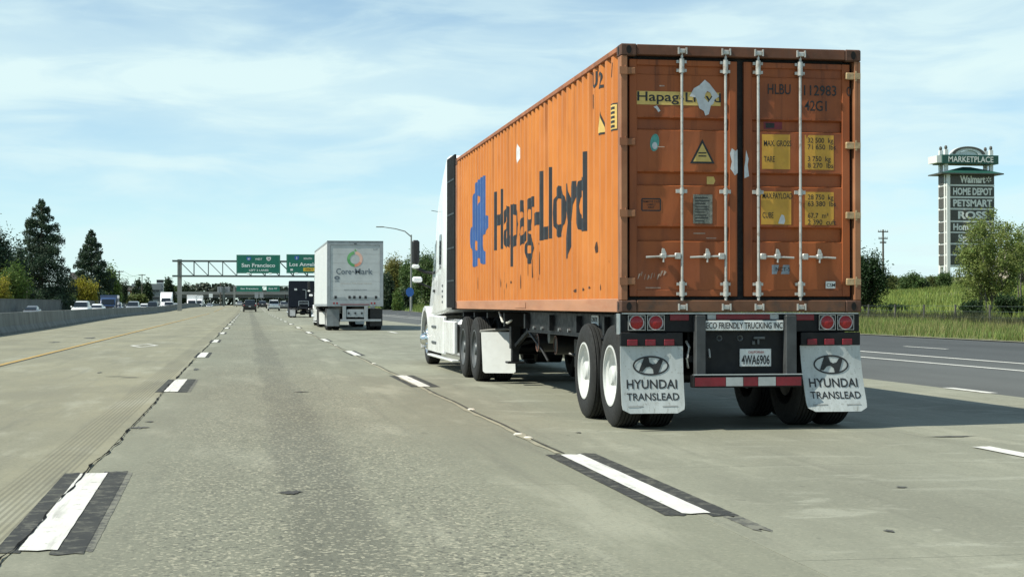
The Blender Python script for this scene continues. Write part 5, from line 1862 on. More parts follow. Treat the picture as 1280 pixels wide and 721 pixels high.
G1 = 'traffic ahead on the near carriageway'
car('suv', P_black, PX(312.3, 232), 232, zr(232) + 0.0, 1, 'black SUV driving ahead in the middle lane', 'suv', G1, 1.03)
car('suv', P_white, PX(342.5, 250), 250, zr(250), 1, 'white SUV ahead, just left of the dark semi tractor', 'suv', G1)
car('sedan', P_black, PX(328.0, 300), 300, zr(300), 1, 'dark sedan far ahead between the black SUV and the white SUV', 'car', G1)
car('sedan', P_grey, PX(355.0, 265), 265, zr(265), 1, 'grey car half hidden behind the dark semi tractor', 'car', G1)
car('sedan', P_silver, PX(299.5, 420), 420, zr(420), 1, 'tiny silver car far ahead left of the black SUV', 'car', G1)
G2 = 'oncoming traffic beyond the median barrier'


def opp_car(kind, paint, px, y, label, cat, s=1.0):
    x = PX(px, y)
    car(kind, paint, x, y, zopp(x) - 0.02, -1, label, cat, G2, s)


opp_car('sedan', P_grey, 43, 205, 'grey sedan with only its roof above the barrier, below the tall conifer', 'car')
opp_car('suv', P_white, 104.5, 185, 'white SUV, largest of the oncoming cars, beside the yellow shrub', 'suv')
opp_car('sedan', P_white, 123.5, 205, 'white sedan behind the largest oncoming white SUV', 'car')
opp_car('suv', P_blue, 147, 260, 'dark blue SUV left of the thin pole, coming on behind the blue van', 'suv')
opp_car('suv', P_silver, 168, 235, 'silver SUV coming on, right of the thin wooden pole', 'suv')
opp_car('sedan', P_white, 181.5, 270, 'small white sedan left of the dark oncoming SUV', 'car')
opp_car('suv', P_black, 192, 265, 'dark oncoming SUV just left of the white truck', 'suv')
opp_car('sedan', P_silver, 219.5, 310, 'silver car at the foot of the sign gantry post', 'car')
opp_car('suv', P_white, 212, 290, 'white SUV partly in front of the oncoming white truck', 'suv')
opp_car('sedan', P_white, 234, 380, 'white car right of the sign gantry post', 'car')
opp_car('sedan', P_silver, 262, 460, 'far silver car near the white box trucks', 'car')


def box_truck(paint, cabp, px, y, label, h=3.6, length=7.0, name='box_truck'):
    x = PX(px, y)
    t = empty(name, (x, y, zopp(x) - 0.02))
    MB().cbox(-1.2, 1.2, 1.9, length, 0.95, h, 0.04).build('cargo_box', paint, t)
    MB().loft([rrect(0, 0.0, 0.95, 0.45, 1.25, 0.08), rrect(0, 0.5, 1.05, 0.4, 1.35, 0.1), rrect(0, 0.9, 1.08, 0.4, 2.1, 0.1), rrect(0, 1.3, 1.08, 0.4, 2.4, 0.12), rrect(0, 1.88, 1.08, 0.4, 2.42, 0.12)]).build('cab', cabp, t, smooth=40)
    MB().prism([(-0.92, 0), (0.92, 0), (0.86, 1), (-0.86, 1)], lambda u, v, q: (u, 0.5 + 0.42 * v - q, 1.40 + 0.72 * v + q * 0.5), 0.0, 0.04).build('windscreen', M_glass, t)
    MB().cbox(-0.8, 0.8, -0.04, 0.03, 0.7, 1.1, 0.02).build('grille', M_blackplastic, t)
    for s in (-1, 1):
        MB().cbox(s * 0.78 - 0.1, s * 0.78 + 0.1, -0.05, 0.05, 0.72, 0.92, 0.02).build('headlight', M_headlamp, t)
        MB().cbox(s * 1.25 - 0.08, s * 1.25 + 0.08, 0.8, 0.92, 1.6, 2.0, 0.03).build('wing_mirror', M_blackplastic, t)
        for a in (0.85, length - 1.4):
            wheel(t, s * 1.10, a, s, RIM_G, TY, 0.45, 0.886)
    return tag(t, label, 'truck', 'trucks beyond the median barrier')


box_truck(P_blue, P_blue, 134.5, 235, 'dark blue van with a flat roof behind the oncoming white cars', 2.75, 6.0, 'delivery_van')
box_truck(P_white, P_white, 239.5, 395, 'white box truck beyond the barrier, just right of the gantry post', 3.5)
box_truck(P_white, P_white, 247.5, 410, 'white box truck at the right of the pair beyond the gantry post', 3.5)
t4 = copy_tree(tractor)
t4.name = 'tractor_unit'
y_ = 290.0
t4.rotation_euler = (0, 0, math.pi)
t4.scale = (0.92, 0.92, 0.88)
t4.location = (PX(206.5, y_) + XC * 0.92, y_ + 19.4 * 0.92, zopp(PX(206.5, y_)))
tag(t4, 'white semi tractor coming the other way left of the gantry post', 'truck')

# ------------------------------------------------------------------ sign gantries
M_galv = mat('dull_green_steel', (0.10, 0.125, 0.12), 0.55, metal=0.3, var=0.12, vs=1)
M_post_grey = mat('grey_steel_post', (0.25, 0.26, 0.245), 0.6, metal=0.2, var=0.12, vs=1)
M_signgreen = mat('sign_green', (0.006, 0.155, 0.105), 0.45, var=0.05, vs=0.6)
M_signwhite = mat('sign_white', (0.78, 0.82, 0.80), 0.5, var=0.04)
M_signyellow = mat('sign_yellow', (0.70, 0.46, 0.04), 0.5, var=0.05)
M_signblue = mat('sign_blue', (0.03, 0.12, 0.40), 0.5, var=0.05)
M_signback = mat('sign_back_aluminium', (0.30, 0.32, 0.33), 0.6, metal=0.2, var=0.1, vs=0.8)

YG = 250.0
gx0, gx1 = PX(224.5, YG), 19.6
zt, zb = PZ(326.2, gx0, YG), PZ(345.0, gx0, YG)
gan = empty('sign_gantry', (gx0, YG, 0))
tag(gan, 'steel truss gantry over the freeway, on a thick post in the median', 'gantry')
MB().box(-0.33, 0.33, -0.33, 0.33, -0.3, zt + 0.25).build('post', M_post_grey, gan)
MB().box(gx1 - gx0 - 0.33, gx1 - gx0 + 0.33, -0.33, 0.33, -0.3, zt + 0.25).build('post', M_post_grey, gan)
for yy in (-0.7, 0.7):
    for zz in (zt, zb):
        MB().box(-1.1, gx1 - gx0 + 0.6, yy - 0.13, yy + 0.13, zz - 0.13, zz + 0.13).build('chord', M_galv, gan)
    x = 0.0
    k = 0
    step = 2.2
    while x < gx1 - gx0 - 0.5:
        MB().beam((x, yy, zb), (x, yy, zt), 0.12, 0.12).build('upright', M_galv, gan)
        MB().beam((x + 0.05, yy, zt - 0.1), (x + step - 0.05, yy, zb + 0.1), 0.11, 0.11).build('diagonal', M_galv, gan)
        x += step
b = MB()
x = 0.0
while x < gx1 - gx0:
    b.box(x - 0.04, x + 0.04, -0.57, 0.57, zt - 0.05, zt + 0.05).box(x - 0.04, x + 0.04, -0.57, 0.57, zb - 0.05, zb + 0.05)
    x += 2.2
b.build('cross_ties', M_galv, gan)


def big_sign(px0, px1, py0, py1, yy, label, rows, name='highway_sign', lamps=True):
    x0, x1 = PX(px0, yy), PX(px1, yy)
    z0, z1 = PZ(py1, x0, yy), PZ(py0, x0, yy)
    w, h = x1 - x0, z1 - z0
    t = empty(name, (x0, yy, z0))
    tag(t, label, 'road sign', 'green signs over the freeway')
    MB().box(0, w, 0.0, 0.06, 0, h).build('panel', M_signgreen, t)
    b = MB()
    e = 0.10
    b.box(e, w - e, -0.006, -0.002, e, e + 0.06).box(e, w - e, -0.006, -0.002, h - e - 0.06, h - e).box(e, e + 0.06, -0.006, -0.002, e + 0.06, h - e - 0.06).box(w - e - 0.06, w - e, -0.006, -0.002, e + 0.06, h - e - 0.06)
    b.build('border', mat('faded_border', (0.10, 0.30, 0.22), 0.5) if 'faded_border' not in bpy.data.materials else bpy.data.materials['faded_border'], t)
    for s_, u, v, hh, ww, mm in rows:
        if s_ == 'shield':
            n = 16
            q = [(-0.5, 0.45), (-0.25, 0.5), (0, 0.44), (0.25, 0.5), (0.5, 0.45), (0.5, 0.0), (0.3, -0.35), (0, -0.5), (-0.3, -0.35), (-0.5, 0.0)]
            vv, ff = shape_raw([[(a * ww, c * hh) for a, c in q]])
            sheet('route_shield', vv, ff, lambda a, c: (u * w + a, -0.008, v * h + c), mm, t)
        elif s_ == 'block':
            MB().box(u * w - ww / 2, u * w + ww / 2, -0.012, -0.006, v * h - hh / 2, v * h + hh / 2).build('exit_panel', mm, t)
        else:
            text('lettering', s_, lambda a, c: (u * w + a, -0.016, v * h - hh / 2 + c), mm, t, hh, ww, bold=0.02, center=True)
    if lamps:
        for u in (0.27, 0.77):
            MB().cbox(u * w - 0.25, u * w + 0.25, -1.1, -0.75, -0.12, 0.06, 0.05).box(u * w - 0.03, u * w + 0.03, -0.8, 0.1, -0.10, -0.05).build('sign_lamp', M_signwhite, t)
    return t


YSG = YG - 0.95
big_sign(295.5, 350.2, 318.4, 341.6, YSG, 'green overhead sign for San Francisco, left of the pair', [
    ('shield', 0.28, 0.78, 0.62, 0.7, M_signblue), ('80', 0.28, 0.78, 0.26, 0.36, M_signwhite), ('WEST', 0.505, 0.77, 0.28, 1.1, M_signwhite), ('shield', 0.735, 0.78, 0.62, 0.7, M_signwhite), ('99', 0.735, 0.78, 0.26, 0.36, M_ink), ('San Francisco', 0.50, 0.44, 0.55, 5.2, M_signwhite), ('LEFT 2 LANES', 0.51, 0.17, 0.28, 3.0, M_signwhite)])
big_sign(358.0, 404.0, 317.8, 341.4, YSG, 'green overhead sign for Los Angeles with a yellow exit panel', [
    ('shield', 0.28, 0.80, 0.66, 0.7, M_signblue), ('5', 0.28, 0.80, 0.32, 0.2, M_signwhite), ('SOUTH', 0.58, 0.78, 0.28, 1.3, M_signwhite), ('Los Angeles', 0.48, 0.47, 0.55, 4.6, M_signwhite), ('block', 0.62, 0.20, 0.55, 1.9, M_signyellow), ('ONLY', 0.62, 0.20, 0.3, 1.2, M_ink), ('block', 0.14, 0.18, 0.3, 0.4, M_signwhite)])
# the farther gantry
YF = 560.0
fz = PZ(360.5, PX(310, YF), YF)
xf0, xf1 = PX(293, YF), PX(372, YF)
g2 = empty('sign_gantry', (xf0, YF, 0))
tag(g2, 'far gantry below the near one, carrying small green signs', 'gantry')
for x in (0, xf1 - xf0):
    MB().box(x - 0.35, x + 0.35, -0.35, 0.35, -0.3, fz + 0.9).build('post', M_post_grey, g2)
for zz in (-0.8, 0.8):
    MB().box(-0.8, xf1 - xf0 + 0.8, -0.2, 0.2, fz + zz - 0.14, fz + zz + 0.14).build('chord', M_galv, g2)
for k in range(10):
    xx = (xf1 - xf0) * k / 10
    MB().beam((xx, 0, fz - 0.8), (xx + (xf1 - xf0) / 10, 0, fz + 0.8), 0.12, 0.12).build('diagonal', M_galv, g2)
big_sign(295.5, 328.0, 356.8, 364.4, YF - 0.6, 'small green sign on the far gantry, left of the pair', [('San Francisco', 0.5, 0.5, 0.55, 6.2, M_signwhite)], lamps=False)
big_sign(333.0, 349.5, 356.8, 364.4, YF - 0.6, 'small green sign on the far gantry, right of the pair', [('Exit 97', 0.5, 0.5, 0.55, 3.0, M_signwhite)], lamps=False)
# back of a sign for the other direction
YK = 520.0
x0, x1 = PX(271.5, YK), PX(287.8, YK)
z0, z1 = PZ(365.6, x0, YK), PZ(358.2, x0, YK)
sb = empty('reverse_sign', ((x0 + x1) / 2, YK, -0.3))
tag(sb, 'grey back of a big sign facing the other carriageway', 'road sign')
w_ = x1 - x0
MB().box(-w_ / 2, w_ / 2, 0.3, 0.38, z0 + 0.3, z1 + 0.3).build('panel', M_signback, sb)
for k in range(5):
    xx = -w_ / 2 + w_ * (k + 0.5) / 5
    MB().box(xx - 0.06, xx + 0.06, 0.2, 0.3, z0 + 0.4, z1 + 0.25).build('stiffener', M_signback, sb)
MB().box(-0.3, 0.3, -0.2, 0.2, 0, z1 + 0.3).build('post', M_galv, sb)
for px, py0, py1, y_, lab in ((263.5, 367.0, 372.0, 380, 'small white sign plate beyond the barrier near the white trucks'), (320.7, 365.4, 372.6, 330, 'pale sign plate above the black SUV, left of the two'), (326.8, 365.4, 372.2, 330, 'pale sign plate above the black SUV, right of the two')):
    xx = PX(px, y_)
    za, zc = PZ(py1, xx, y_), PZ(py0, xx, y_)
    t = empty('sign_board', (xx, y_, 0))
    w_ = 4.6 * y_ / 1962 / 2
    MB().box(-w_, w_, -0.05, 0.0, za, zc).build('panel', M_signback if y_ == 330 else M_signwhite, t)
    MB().box(-0.06, 0.06, 0.0, 0.12, -0.3, zc - 0.1).build('post', M_post_grey, t)
    tag(t, lab, 'road sign')

# ------------------------------------------------------------------ overpass across the far end
YO = 760.0
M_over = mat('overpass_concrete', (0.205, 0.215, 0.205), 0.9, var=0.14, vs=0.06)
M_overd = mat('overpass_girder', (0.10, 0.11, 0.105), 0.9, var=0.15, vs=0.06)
ov = empty('overpass', (0, YO, 0))
tag(ov, 'long grey concrete overpass crossing far ahead', 'bridge')
za = PZ(372.2, 0, YO)
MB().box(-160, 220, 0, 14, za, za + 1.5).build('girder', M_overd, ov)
MB().box(-160, 220, -0.7, 14.7, za + 1.5, za + 2.0).build('deck', M_over, ov)
for xx in range(-160, 220, 20):
    MB().box(xx + 0.03, xx + 19.97, -0.6, -0.35, za + 2.0, za + 2.95).build('parapet', M_over, ov)
for xx in (-120, -84, -50, -24, 28, 60, 96, 140):
    MB().box(xx - 0.9, xx + 0.9, 3, 11, -1.4, za).build('pier', M_over, ov)
emb = MB()
for xx in (-160, 220):
    pass
emb.prism([(-160, za + 1.4), (-60, 0.4), (-60, -2), (-400, -2), (-400, za + 1.4)], lambda u, v, q: (u, q, v), YO + 1, YO + 13)
emb.prism([(50, 0.6), (130, za + 1.4), (500, za + 1.4), (500, -2), (50, -2)], lambda u, v, q: (u, q, v), YO + 1, YO + 13)
tag(emb.build('embankment', M_ground), 'grass banks under the far overpass', 'embankment', kind='structure')

# ------------------------------------------------------------------ street lamp, poles
lamp_y = 238.0
lx = PX(514.0, lamp_y)
lz = hg(lx, lamp_y)
lp = empty('street_lamp', (lx, lamp_y, lz))
tag(lp, 'tall grey street lamp with a long arm over the road', 'street lamp')
ztop = PZ(293.5, lx, lamp_y) - lz
MB().cyl((0, 0, -0.2), (0, 0, ztop), 0.17, 0.11, 12).build('pole', M_post_grey, lp, smooth=50)
xa = PX(470.0, lamp_y) - lx
za_ = PZ(284.0, lx, lamp_y) - lz
MB().tube([(0, 0, ztop - 0.3), (xa * 0.18, 0, ztop + (za_ - ztop) * 0.45), (xa * 0.45, 0, ztop + (za_ - ztop) * 0.78), (xa * 0.8, 0, za_)], [0.09, 0.08, 0.07, 0.06], 8).build('arm', M_post_grey, lp, smooth=50)
MB().cbox(xa, xa * 0.78, -0.16, 0.16, za_ - 0.07, za_ + 0.09, 0.04).build('lamp_head', M_post_grey, lp)
MB().cbox(-0.25, 0.25, -0.25, 0.25, -0.2, 0.12, 0.03).build('base', M_post_grey, lp)
sx = PX(512.3, 231)
t = empty('marker_sign', (sx, 231, hg(sx, 231)))
zc = PZ(365.0, sx, 231) - hg(sx, 231)
n = 8
MB().prism([(0.62 * math.cos(2 * math.pi * (i + .5) / n), zc + 0.72 * math.sin(2 * math.pi * (i + .5) / n)) for i in range(n)], lambda u, v, q: (u, q, v), -0.03, 0.0).build('panel', M_signblue, t)
MB().box(-0.04, 0.04, 0.0, 0.08, -0.2, zc + 0.5).build('post', M_post_grey, t)
tag(t, 'small blue sign on a post beside the street lamp', 'road sign')

M_wood = mat('weathered_pole_wood', (0.10, 0.088, 0.072), 0.9, var=0.25, vs=2)


def utility_pole(px, py_top, y, label, arms, base=None, r=0.16):
    x = PX(px, y)
    z0 = hg(x, y) if base is None else base
    t = empty('utility_pole', (x, y, z0))
    zt_ = PZ(py_top, x, y) - z0
    MB().cyl((0, 0, -0.5), (0, 0, zt_), r, r * 0.7, 10).build('pole', M_wood, t, smooth=50)
    for za_, half in arms:
        MB().box(-half, half, -0.08, 0.08, zt_ - za_ - 0.09, zt_ - za_ + 0.09).build('cross_arm', M_wood, t)
        for s in (-0.9, -0.45, 0.45, 0.9):
            MB().cyl((s * half, 0, zt_ - za_ + 0.09), (s * half, 0, zt_ - za_ + 0.3), 0.05, n=6).build('insulator', M_post_grey, t)
    return tag(t, label, 'utility pole', 'utility poles')


utility_pole(1104.0, 287.0, 250, 'tall wooden utility pole standing in the field right of the container', [(0.35, 0.9), (1.5, 0.8), (2.2, 0.55)], r=0.2)
YP1, YP2 = yv(149, 6), yv(177.5, 6)
p1 = utility_pole(149.0, 338.0, YP1, 'wooden utility pole behind the dark blue SUV, left of the grey building', [(0.3, 1.0)])
p2 = utility_pole(177.5, 342.5, YP2, 'thin utility pole in front of the grey building', [(0.3, 1.0)])
utility_pole(34.0, 350.0, yv(34, 2), 'thin pale pole in front of the tallest conifer', [], r=0.13)
utility_pole(275.5, 353.0, 700, 'slender mast far behind the overpass', [], r=0.3)
for s in (-0.9, 0.9):
    a = Vector((p1.location.x + s, p1.location.y, PZ(338.5, p1.location.x, YP1)))
    c = Vector((p2.location.x + s, p2.location.y, PZ(343, p2.location.x, YP2)))
    w = MB().tube([a.lerp(c, k / 8) - Vector((0, 0, 1.0 * math.sin(math.pi * k / 8))) for k in range(9)], 0.03, 4).build('power_line', M_blackplastic)
    tag(w, 'thin sagging power line between the two utility poles, %s of the pair' % ('left' if s < 0 else 'right'), 'power line', 'power lines')

# ------------------------------------------------------------------ shopping-centre pylon
YP = 185.0
xp0, xp1 = PX(1182.0, YP), PX(1243.0, YP)
xpl = PX(1170.0, YP)
zp0 = hg(xp0, YP)
py = empty('pylon_sign', (xp0, YP, zp0))
tag(py, 'tall shopping-centre pylon sign with stacked store panels and an arched top', 'pylon sign')
PW = xp1 - xp0
dz = lambda p: PZ(p, (xp0 + xp1) / 2, YP) - zp0
M_pyl_dark = mat('pylon_dark_panel', (0.075, 0.072, 0.062), 0.5, var=0.1, vs=0.8)
M_pyl_white = mat('pylon_white', (0.72, 0.73, 0.70), 0.5, var=0.05, vs=0.8)
M_pyl_green = mat('pylon_green', (0.018, 0.085, 0.065), 0.5, var=0.08, vs=0.8)
M_pyl_text = mat('pylon_lettering', (0.80, 0.80, 0.76), 0.5, var=0.03)
PD = 2.2
for xx in (0.25, PW - 0.25):
    for yy in (0.35, PD - 0.35):
        MB().box(xx - 0.22, xx + 0.22, yy - 0.22, yy + 0.22, -0.5, dz(184.0) - 0.3).build('column', M_pyl_white, py)
        MB().lathe([(0.0, 0.55), (0.16, 0.45), (0.2, 0.2), (0.12, 0.0)], 10).build('finial', M_pyl_dark, py, smooth=50, loc=(xx, yy, dz(184.0) - 0.3)).rotation_euler = (0, -math.pi / 2, 0)
panels = [(219.5, 229.5, 'Walmart'), (235.0, 244.5, 'HOME DEPOT'), (249.5, 259.0, 'PETSMART'), (264.0, 274.5, 'ROSS'), (279.5, 288.5, 'HomeGoods'), (293.0, 302.5, 'Sprouts'), (307.5, 316.5, 'Kohler'), (321.0, 330.0, '')]
MB().box(0.04, 0.46, -0.42, -0.16, -0.5, dz(217.6)).build('column', M_pyl_white, py)
for pt_, pb_, s_ in panels:
    z1, z0 = dz(pt_ - 1.6), dz(pb_ + 1.0)
    pn = MB().cbox(0.12, PW - 0.02, -0.12, PD + 0.12, z0, z1, 0.03).build('store_panel', M_pyl_dark, py)
    MB().box(0.1, PW, -0.10, PD + 0.1, z0 - 0.24, z0 - 0.02).build('panel_rail', M_pyl_white, py)
    hh = (z1 - z0) * 0.66
    if s_:
        text('lettering', s_, lambda u, v: (PW * 0.55 + u, -0.135, (z0 + z1) / 2 - hh / 2 + v), M_pyl_text, pn, hh, PW * (0.60 if len(s_) < 8 else 0.80) if s_ != 'Walmart' else PW * 0.52, bold=0.04, center=True)
    if s_ == 'Walmart':
        b = MB()
        for k in range(6):
            a = R(60 * k + 30)
            c, s = math.cos(a), math.sin(a)
            b.beam((PW * 0.88 + 0.12 * c, -0.137, (z0 + z1) / 2 + 0.12 * s), (PW * 0.88 + 0.38 * c, -0.137, (z0 + z1) / 2 + 0.38 * s), 0.12, 0.01, upv=(0, 1, 0))
        b.build('spark_mark', M_pyl_text, pn)
    MB().box(-0.02, 0.10, 0.5, PD - 0.3, z0, z1).build('side_panel', M_pyl_dark, py)
# spire-less cap: flared roof, name band, arch
z_e, z_r = dz(217.0), dz(208.0)
ox = -0.9
MB().add([(ox, -0.9, z_e), (PW - ox, -0.9, z_e), (PW - ox, PD + 0.9, z_e), (ox, PD + 0.9, z_e), (PW * 0.42, PD * 0.4, z_r), (PW * 0.58, PD * 0.4, z_r), (PW * 0.58, PD * 0.6, z_r), (PW * 0.42, PD * 0.6, z_r)],
         [(3, 2, 1, 0), (4, 5, 6, 7), (0, 1, 5, 4), (1, 2, 6, 5), (2, 3, 7, 6), (3, 0, 4, 7)]).build('roof', M_pyl_green, py)
MB().box(ox, PW - ox, -0.9, PD + 0.9, z_e - 0.14, z_e - 0.01).build('roof_edge', M_pyl_dark, py)
z0, z1 = dz(205.0), dz(194.0)
bd = MB().cbox(-0.55, PW + 0.45, -0.35, PD + 0.35, z0, z1, 0.03).build('name_band', M_pyl_green, py)
MB().box(-1.2, -0.56, -0.2, PD + 0.2, z0 + 0.1, z1 - 0.1).build('band_end', M_pyl_white, py)
hh = (z1 - z0) * 0.62
text('lettering', 'MARKETPLACE', lambda u, v: (PW / 2 + u, -0.365, (z0 + z1) / 2 - hh / 2 + v), M_pyl_text, bd, hh, PW * 0.92, bold=0.012, center=True)
za_ = z1 + 0.02
b = MB()
n = 20
ro_, rin = PW * 0.36, PW * 0.20
hh = dz(182.5) - za_
o_ = [(PW / 2 + ro_ * math.cos(math.pi * i / n), za_ + hh * math.sin(math.pi * i / n)) for i in range(n + 1)]
i_ = [(PW / 2 + rin * math.cos(math.pi * i / n), za_ + hh * 0.55 * math.sin(math.pi * i / n)) for i in range(n + 1)]
for k in range(n):
    b.prism([o_[k], o_[k + 1], i_[k + 1], i_[k]], lambda u, v, q: (u, q, v), 0.3, 0.9)
b.build('arch', M_pyl_white, py)
b = MB()
o2 = [(PW / 2 + (u - PW / 2) * 0.96, za_ + (v - za_) * 0.955) for u, v in o_]
i2 = [(PW / 2 + (u - PW / 2) * 1.40, za_ + (v - za_) * 1.42) for u, v in i_]
for k in range(1, n - 1):
    b.prism([o2[k], o2[k + 1], i2[k + 1], i2[k]], lambda u, v, q: (u, q, v), 0.24, 0.29)
b.build('arch_face', M_pyl_dark, py)
b = MB()
b.prism([(PW / 2 + rin * 0.95 * math.cos(math.pi * i / n), za_ + hh * 0.50 * math.sin(math.pi * i / n)) for i in range(n + 1)], lambda u, v, q: (u, q, v), 0.45, 0.6)
b.build('arch_fill', M_pyl_white, py)

# ------------------------------------------------------------------ buildings
M_beige = mat('beige_stucco', (0.46, 0.40, 0.33), 0.9, var=0.06, vs=0.4)
M_greyroof = mat('grey_metal_wall', (0.20, 0.22, 0.235), 0.7, var=0.1, vs=0.3)
M_greydark = mat('dark_window_band', (0.035, 0.04, 0.048), 0.4, var=0.1, vs=0.3)
M_brick = mat('red_brick_wall', (0.25, 0.10, 0.06), 0.9, var=0.2, vs=0.6)
yb = 225.0
xb = PX(1262, yb)
zb0 = hg(xb, yb)
bd = empty('store_building', (xb, yb, zb0))
tag(bd, 'beige store building at the right edge behind the airy tree', 'building')
zt_ = PZ(309, xb, yb) - zb0
MB().box(0, 60, 0, 5, -1, zt_ * 0.62).build('wall', M_beige, bd)
MB().prism([(0, 0), (3.2, 0), (3.2, 1), (1.4, 1)], lambda u, v, q: (u, q, zt_ * 0.62 + 0.01 + v * zt_ * 0.36), 0.0, 4.9).build('gable', M_beige, bd)
MB().box(3.2, 60, -0.1, 4.9, zt_ * 0.62 + 0.01, zt_).build('parapet', M_beige, bd)
MB().box(3.15, 60.2, -0.25, 5.1, zt_ + 0.01, zt_ + 0.35).build('cornice', M_pyl_white, bd)
for k in range(6):
    MB().box(5 + k * 9, 10 + k * 9, -0.06, 0.0, 0.2, 3.2).build('window', M_glass, bd)

yb = yv(200, 20)
x0, x1 = PX(165.5, yb), PX(200.0, yb)
bd = empty('office_building', (x0, yb, -0.2))
tag(bd, 'low grey two-storey building with dark window band beyond the oncoming cars', 'building')
h = lambda p: PZ(p, x0, yb) + 0.2
w_ = x1 - x0
MB().box(0, w_, 0, 14, -0.5, h(362.2)).build('wall', M_greyroof, bd)
MB().box(-0.3, w_ + 0.3, -0.3, 14.3, h(362.0), h(354.5)).build('roof_fascia', M_greyroof, bd)
wb_ = MB().box(0.3, w_ - 0.3, -0.08, -0.01, h(364.6), h(362.6)).build('window_band', M_greydark, bd)
for k in range(7):
    MB().box(0.3 + (w_ - 0.6) * k / 7 - 0.06, 0.3 + (w_ - 0.6) * k / 7 + 0.06, -0.12, -0.085, h(364.6), h(362.6)).build('mullion', M_greyroof, wb_)
MB().box(0.3, w_ - 0.3, -0.08, -0.01, h(374.0), h(371.0)).build('window_band', M_greydark, bd)
x0, x1 = PX(157.5, yb - 60), PX(169.0, yb - 60)
bd = empty('brick_house', (x0, yb - 60, -0.2))
tag(bd, 'small red brick house at the left end of the grey building', 'building')
w_ = x1 - x0
zz = PZ(363.0, x0, yb - 60) + 0.2
MB().box(0, w_, 0, 8, -0.5, zz).build('wall', M_brick, bd)
MB().add([(-0.3, -0.3, zz + 0.01), (w_ + 0.3, -0.3, zz + 0.01), (w_ + 0.3, 8.3, zz + 0.01), (-0.3, 8.3, zz + 0.01), (0.5, 4, zz + 1.2), (w_ - 0.5, 4, zz + 1.2)], [(0, 1, 5, 4), (2, 3, 4, 5), (1, 2, 5), (3, 0, 4), (3, 2, 1, 0)]).build('roof', mat('dark_shingle', (0.06, 0.055, 0.05), 0.9, var=0.2), bd)
for k in range(2):
    MB().box(w_ * (0.2 + 0.42 * k), w_ * (0.2 + 0.42 * k) + 0.7, -0.06, 0.0, 0.9, zz - 0.4).build('window', M_pyl_white, bd)
# sign tower beside the grey building
yb = yv(204.6, 4)
x0, x1 = PX(195.6, yb), PX(204.6, yb)
t = empty('sign_tower', ((x0 + x1) / 2, yb, -0.2))
w_ = (x1 - x0) / 2
zt_, zk, z0 = PZ(349.6, x0, yb) + 0.2, PZ(353.0, x0, yb) + 0.2, PZ(370.6, x0, yb) + 0.2
MB().box(-w_, w_, 0, 0.6, z0, zk - 0.01).build('board', M_pyl_white, t)
MB().box(-w_, w_, -0.03, 0.6, zk, zt_).build('header', M_ink, t)
for k in range(5):
    z_ = z0 + (zk - z0) * (k + 0.25) / 5
    MB().box(-w_ * 0.85, w_ * 0.85, -0.04, 0.0, z_, z_ + (zk - z0) * 0.1).build('sign_row', M_signback, t)
for s in (-1, 1):
    MB().box(s * w_ * 0.7 - 0.15, s * w_ * 0.7 + 0.15, 0.1, 0.5, -0.5, z0 - 0.01).build('post', M_post_grey, t)
tag(t, 'white tenant sign tower with a black top beside the grey building', 'sign')
# distant pale house behind the trees on the left
yb = yv(100, 40)
x0, x1 = PX(88.0, yb), PX(100.0, yb)
bd = empty('white_house', (x0, yb, 0))
zz = PZ(349.0, x0, yb)
MB().box(0, x1 - x0, 0, 8, -0.5, zz).build('wall', M_pyl_white, bd)
MB().add([(-0.4, -0.4, zz), (x1 - x0 + 0.4, -0.4, zz), (x1 - x0 + 0.4, 8.4, zz), (-0.4, 8.4, zz), (-0.4, 4, zz + 1.5), (x1 - x0 + 0.4, 4, zz + 1.5)], [(0, 1, 5, 4), (2, 3, 4, 5), (1, 2, 5), (3, 0, 4), (3, 2, 1, 0)]).build('roof', bpy.data.materials['dark_shingle'], bd)
tag(bd, 'pale house showing between the two conifers', 'building')


# ------------------------------------------------------------------ foliage
def leaf_mesh(name, centres, size, m, normal_bias=None, aspect=0.55, seed=0, droop=0.0):
    """one small diamond-shaped blade per centre"""
    r = np.random.default_rng(seed)
    n = len(centres)
    d = r.normal(size=(n, 3))
    d[:, 2] = d[:, 2] * 0.6 - droop
    d /= np.linalg.norm(d, axis=1)[:, None]
    e = r.normal(size=(n, 3))
    e -= d * (e * d).sum(1)[:, None]
    e /= np.linalg.norm(e, axis=1)[:, None]
    s = (size * r.uniform(0.6, 1.35, n))[:, None]
    c = np.asarray(centres)
    v = np.stack([c - d * s * 0.5, c + e * s * aspect * 0.5, c + d * s * 0.5, c - e * s * aspect * 0.5], 1).reshape(-1, 3)
    me = bpy.data.meshes.new(name)
    me.vertices.add(n * 4)
    me.vertices.foreach_set('co', v.ravel())
    me.loops.add(n * 4)
    me.loops.foreach_set('vertex_index', np.arange(n * 4, dtype=np.int32))
    me.polygons.add(n)
    me.polygons.foreach_set('loop_start', np.arange(0, n * 4, 4, dtype=np.int32))
    me.polygons.foreach_set('loop_total', np.full(n, 4, dtype=np.int32))
    me.materials.append(m)
    me.update(calc_edges=True)
    me.validate()
    return me


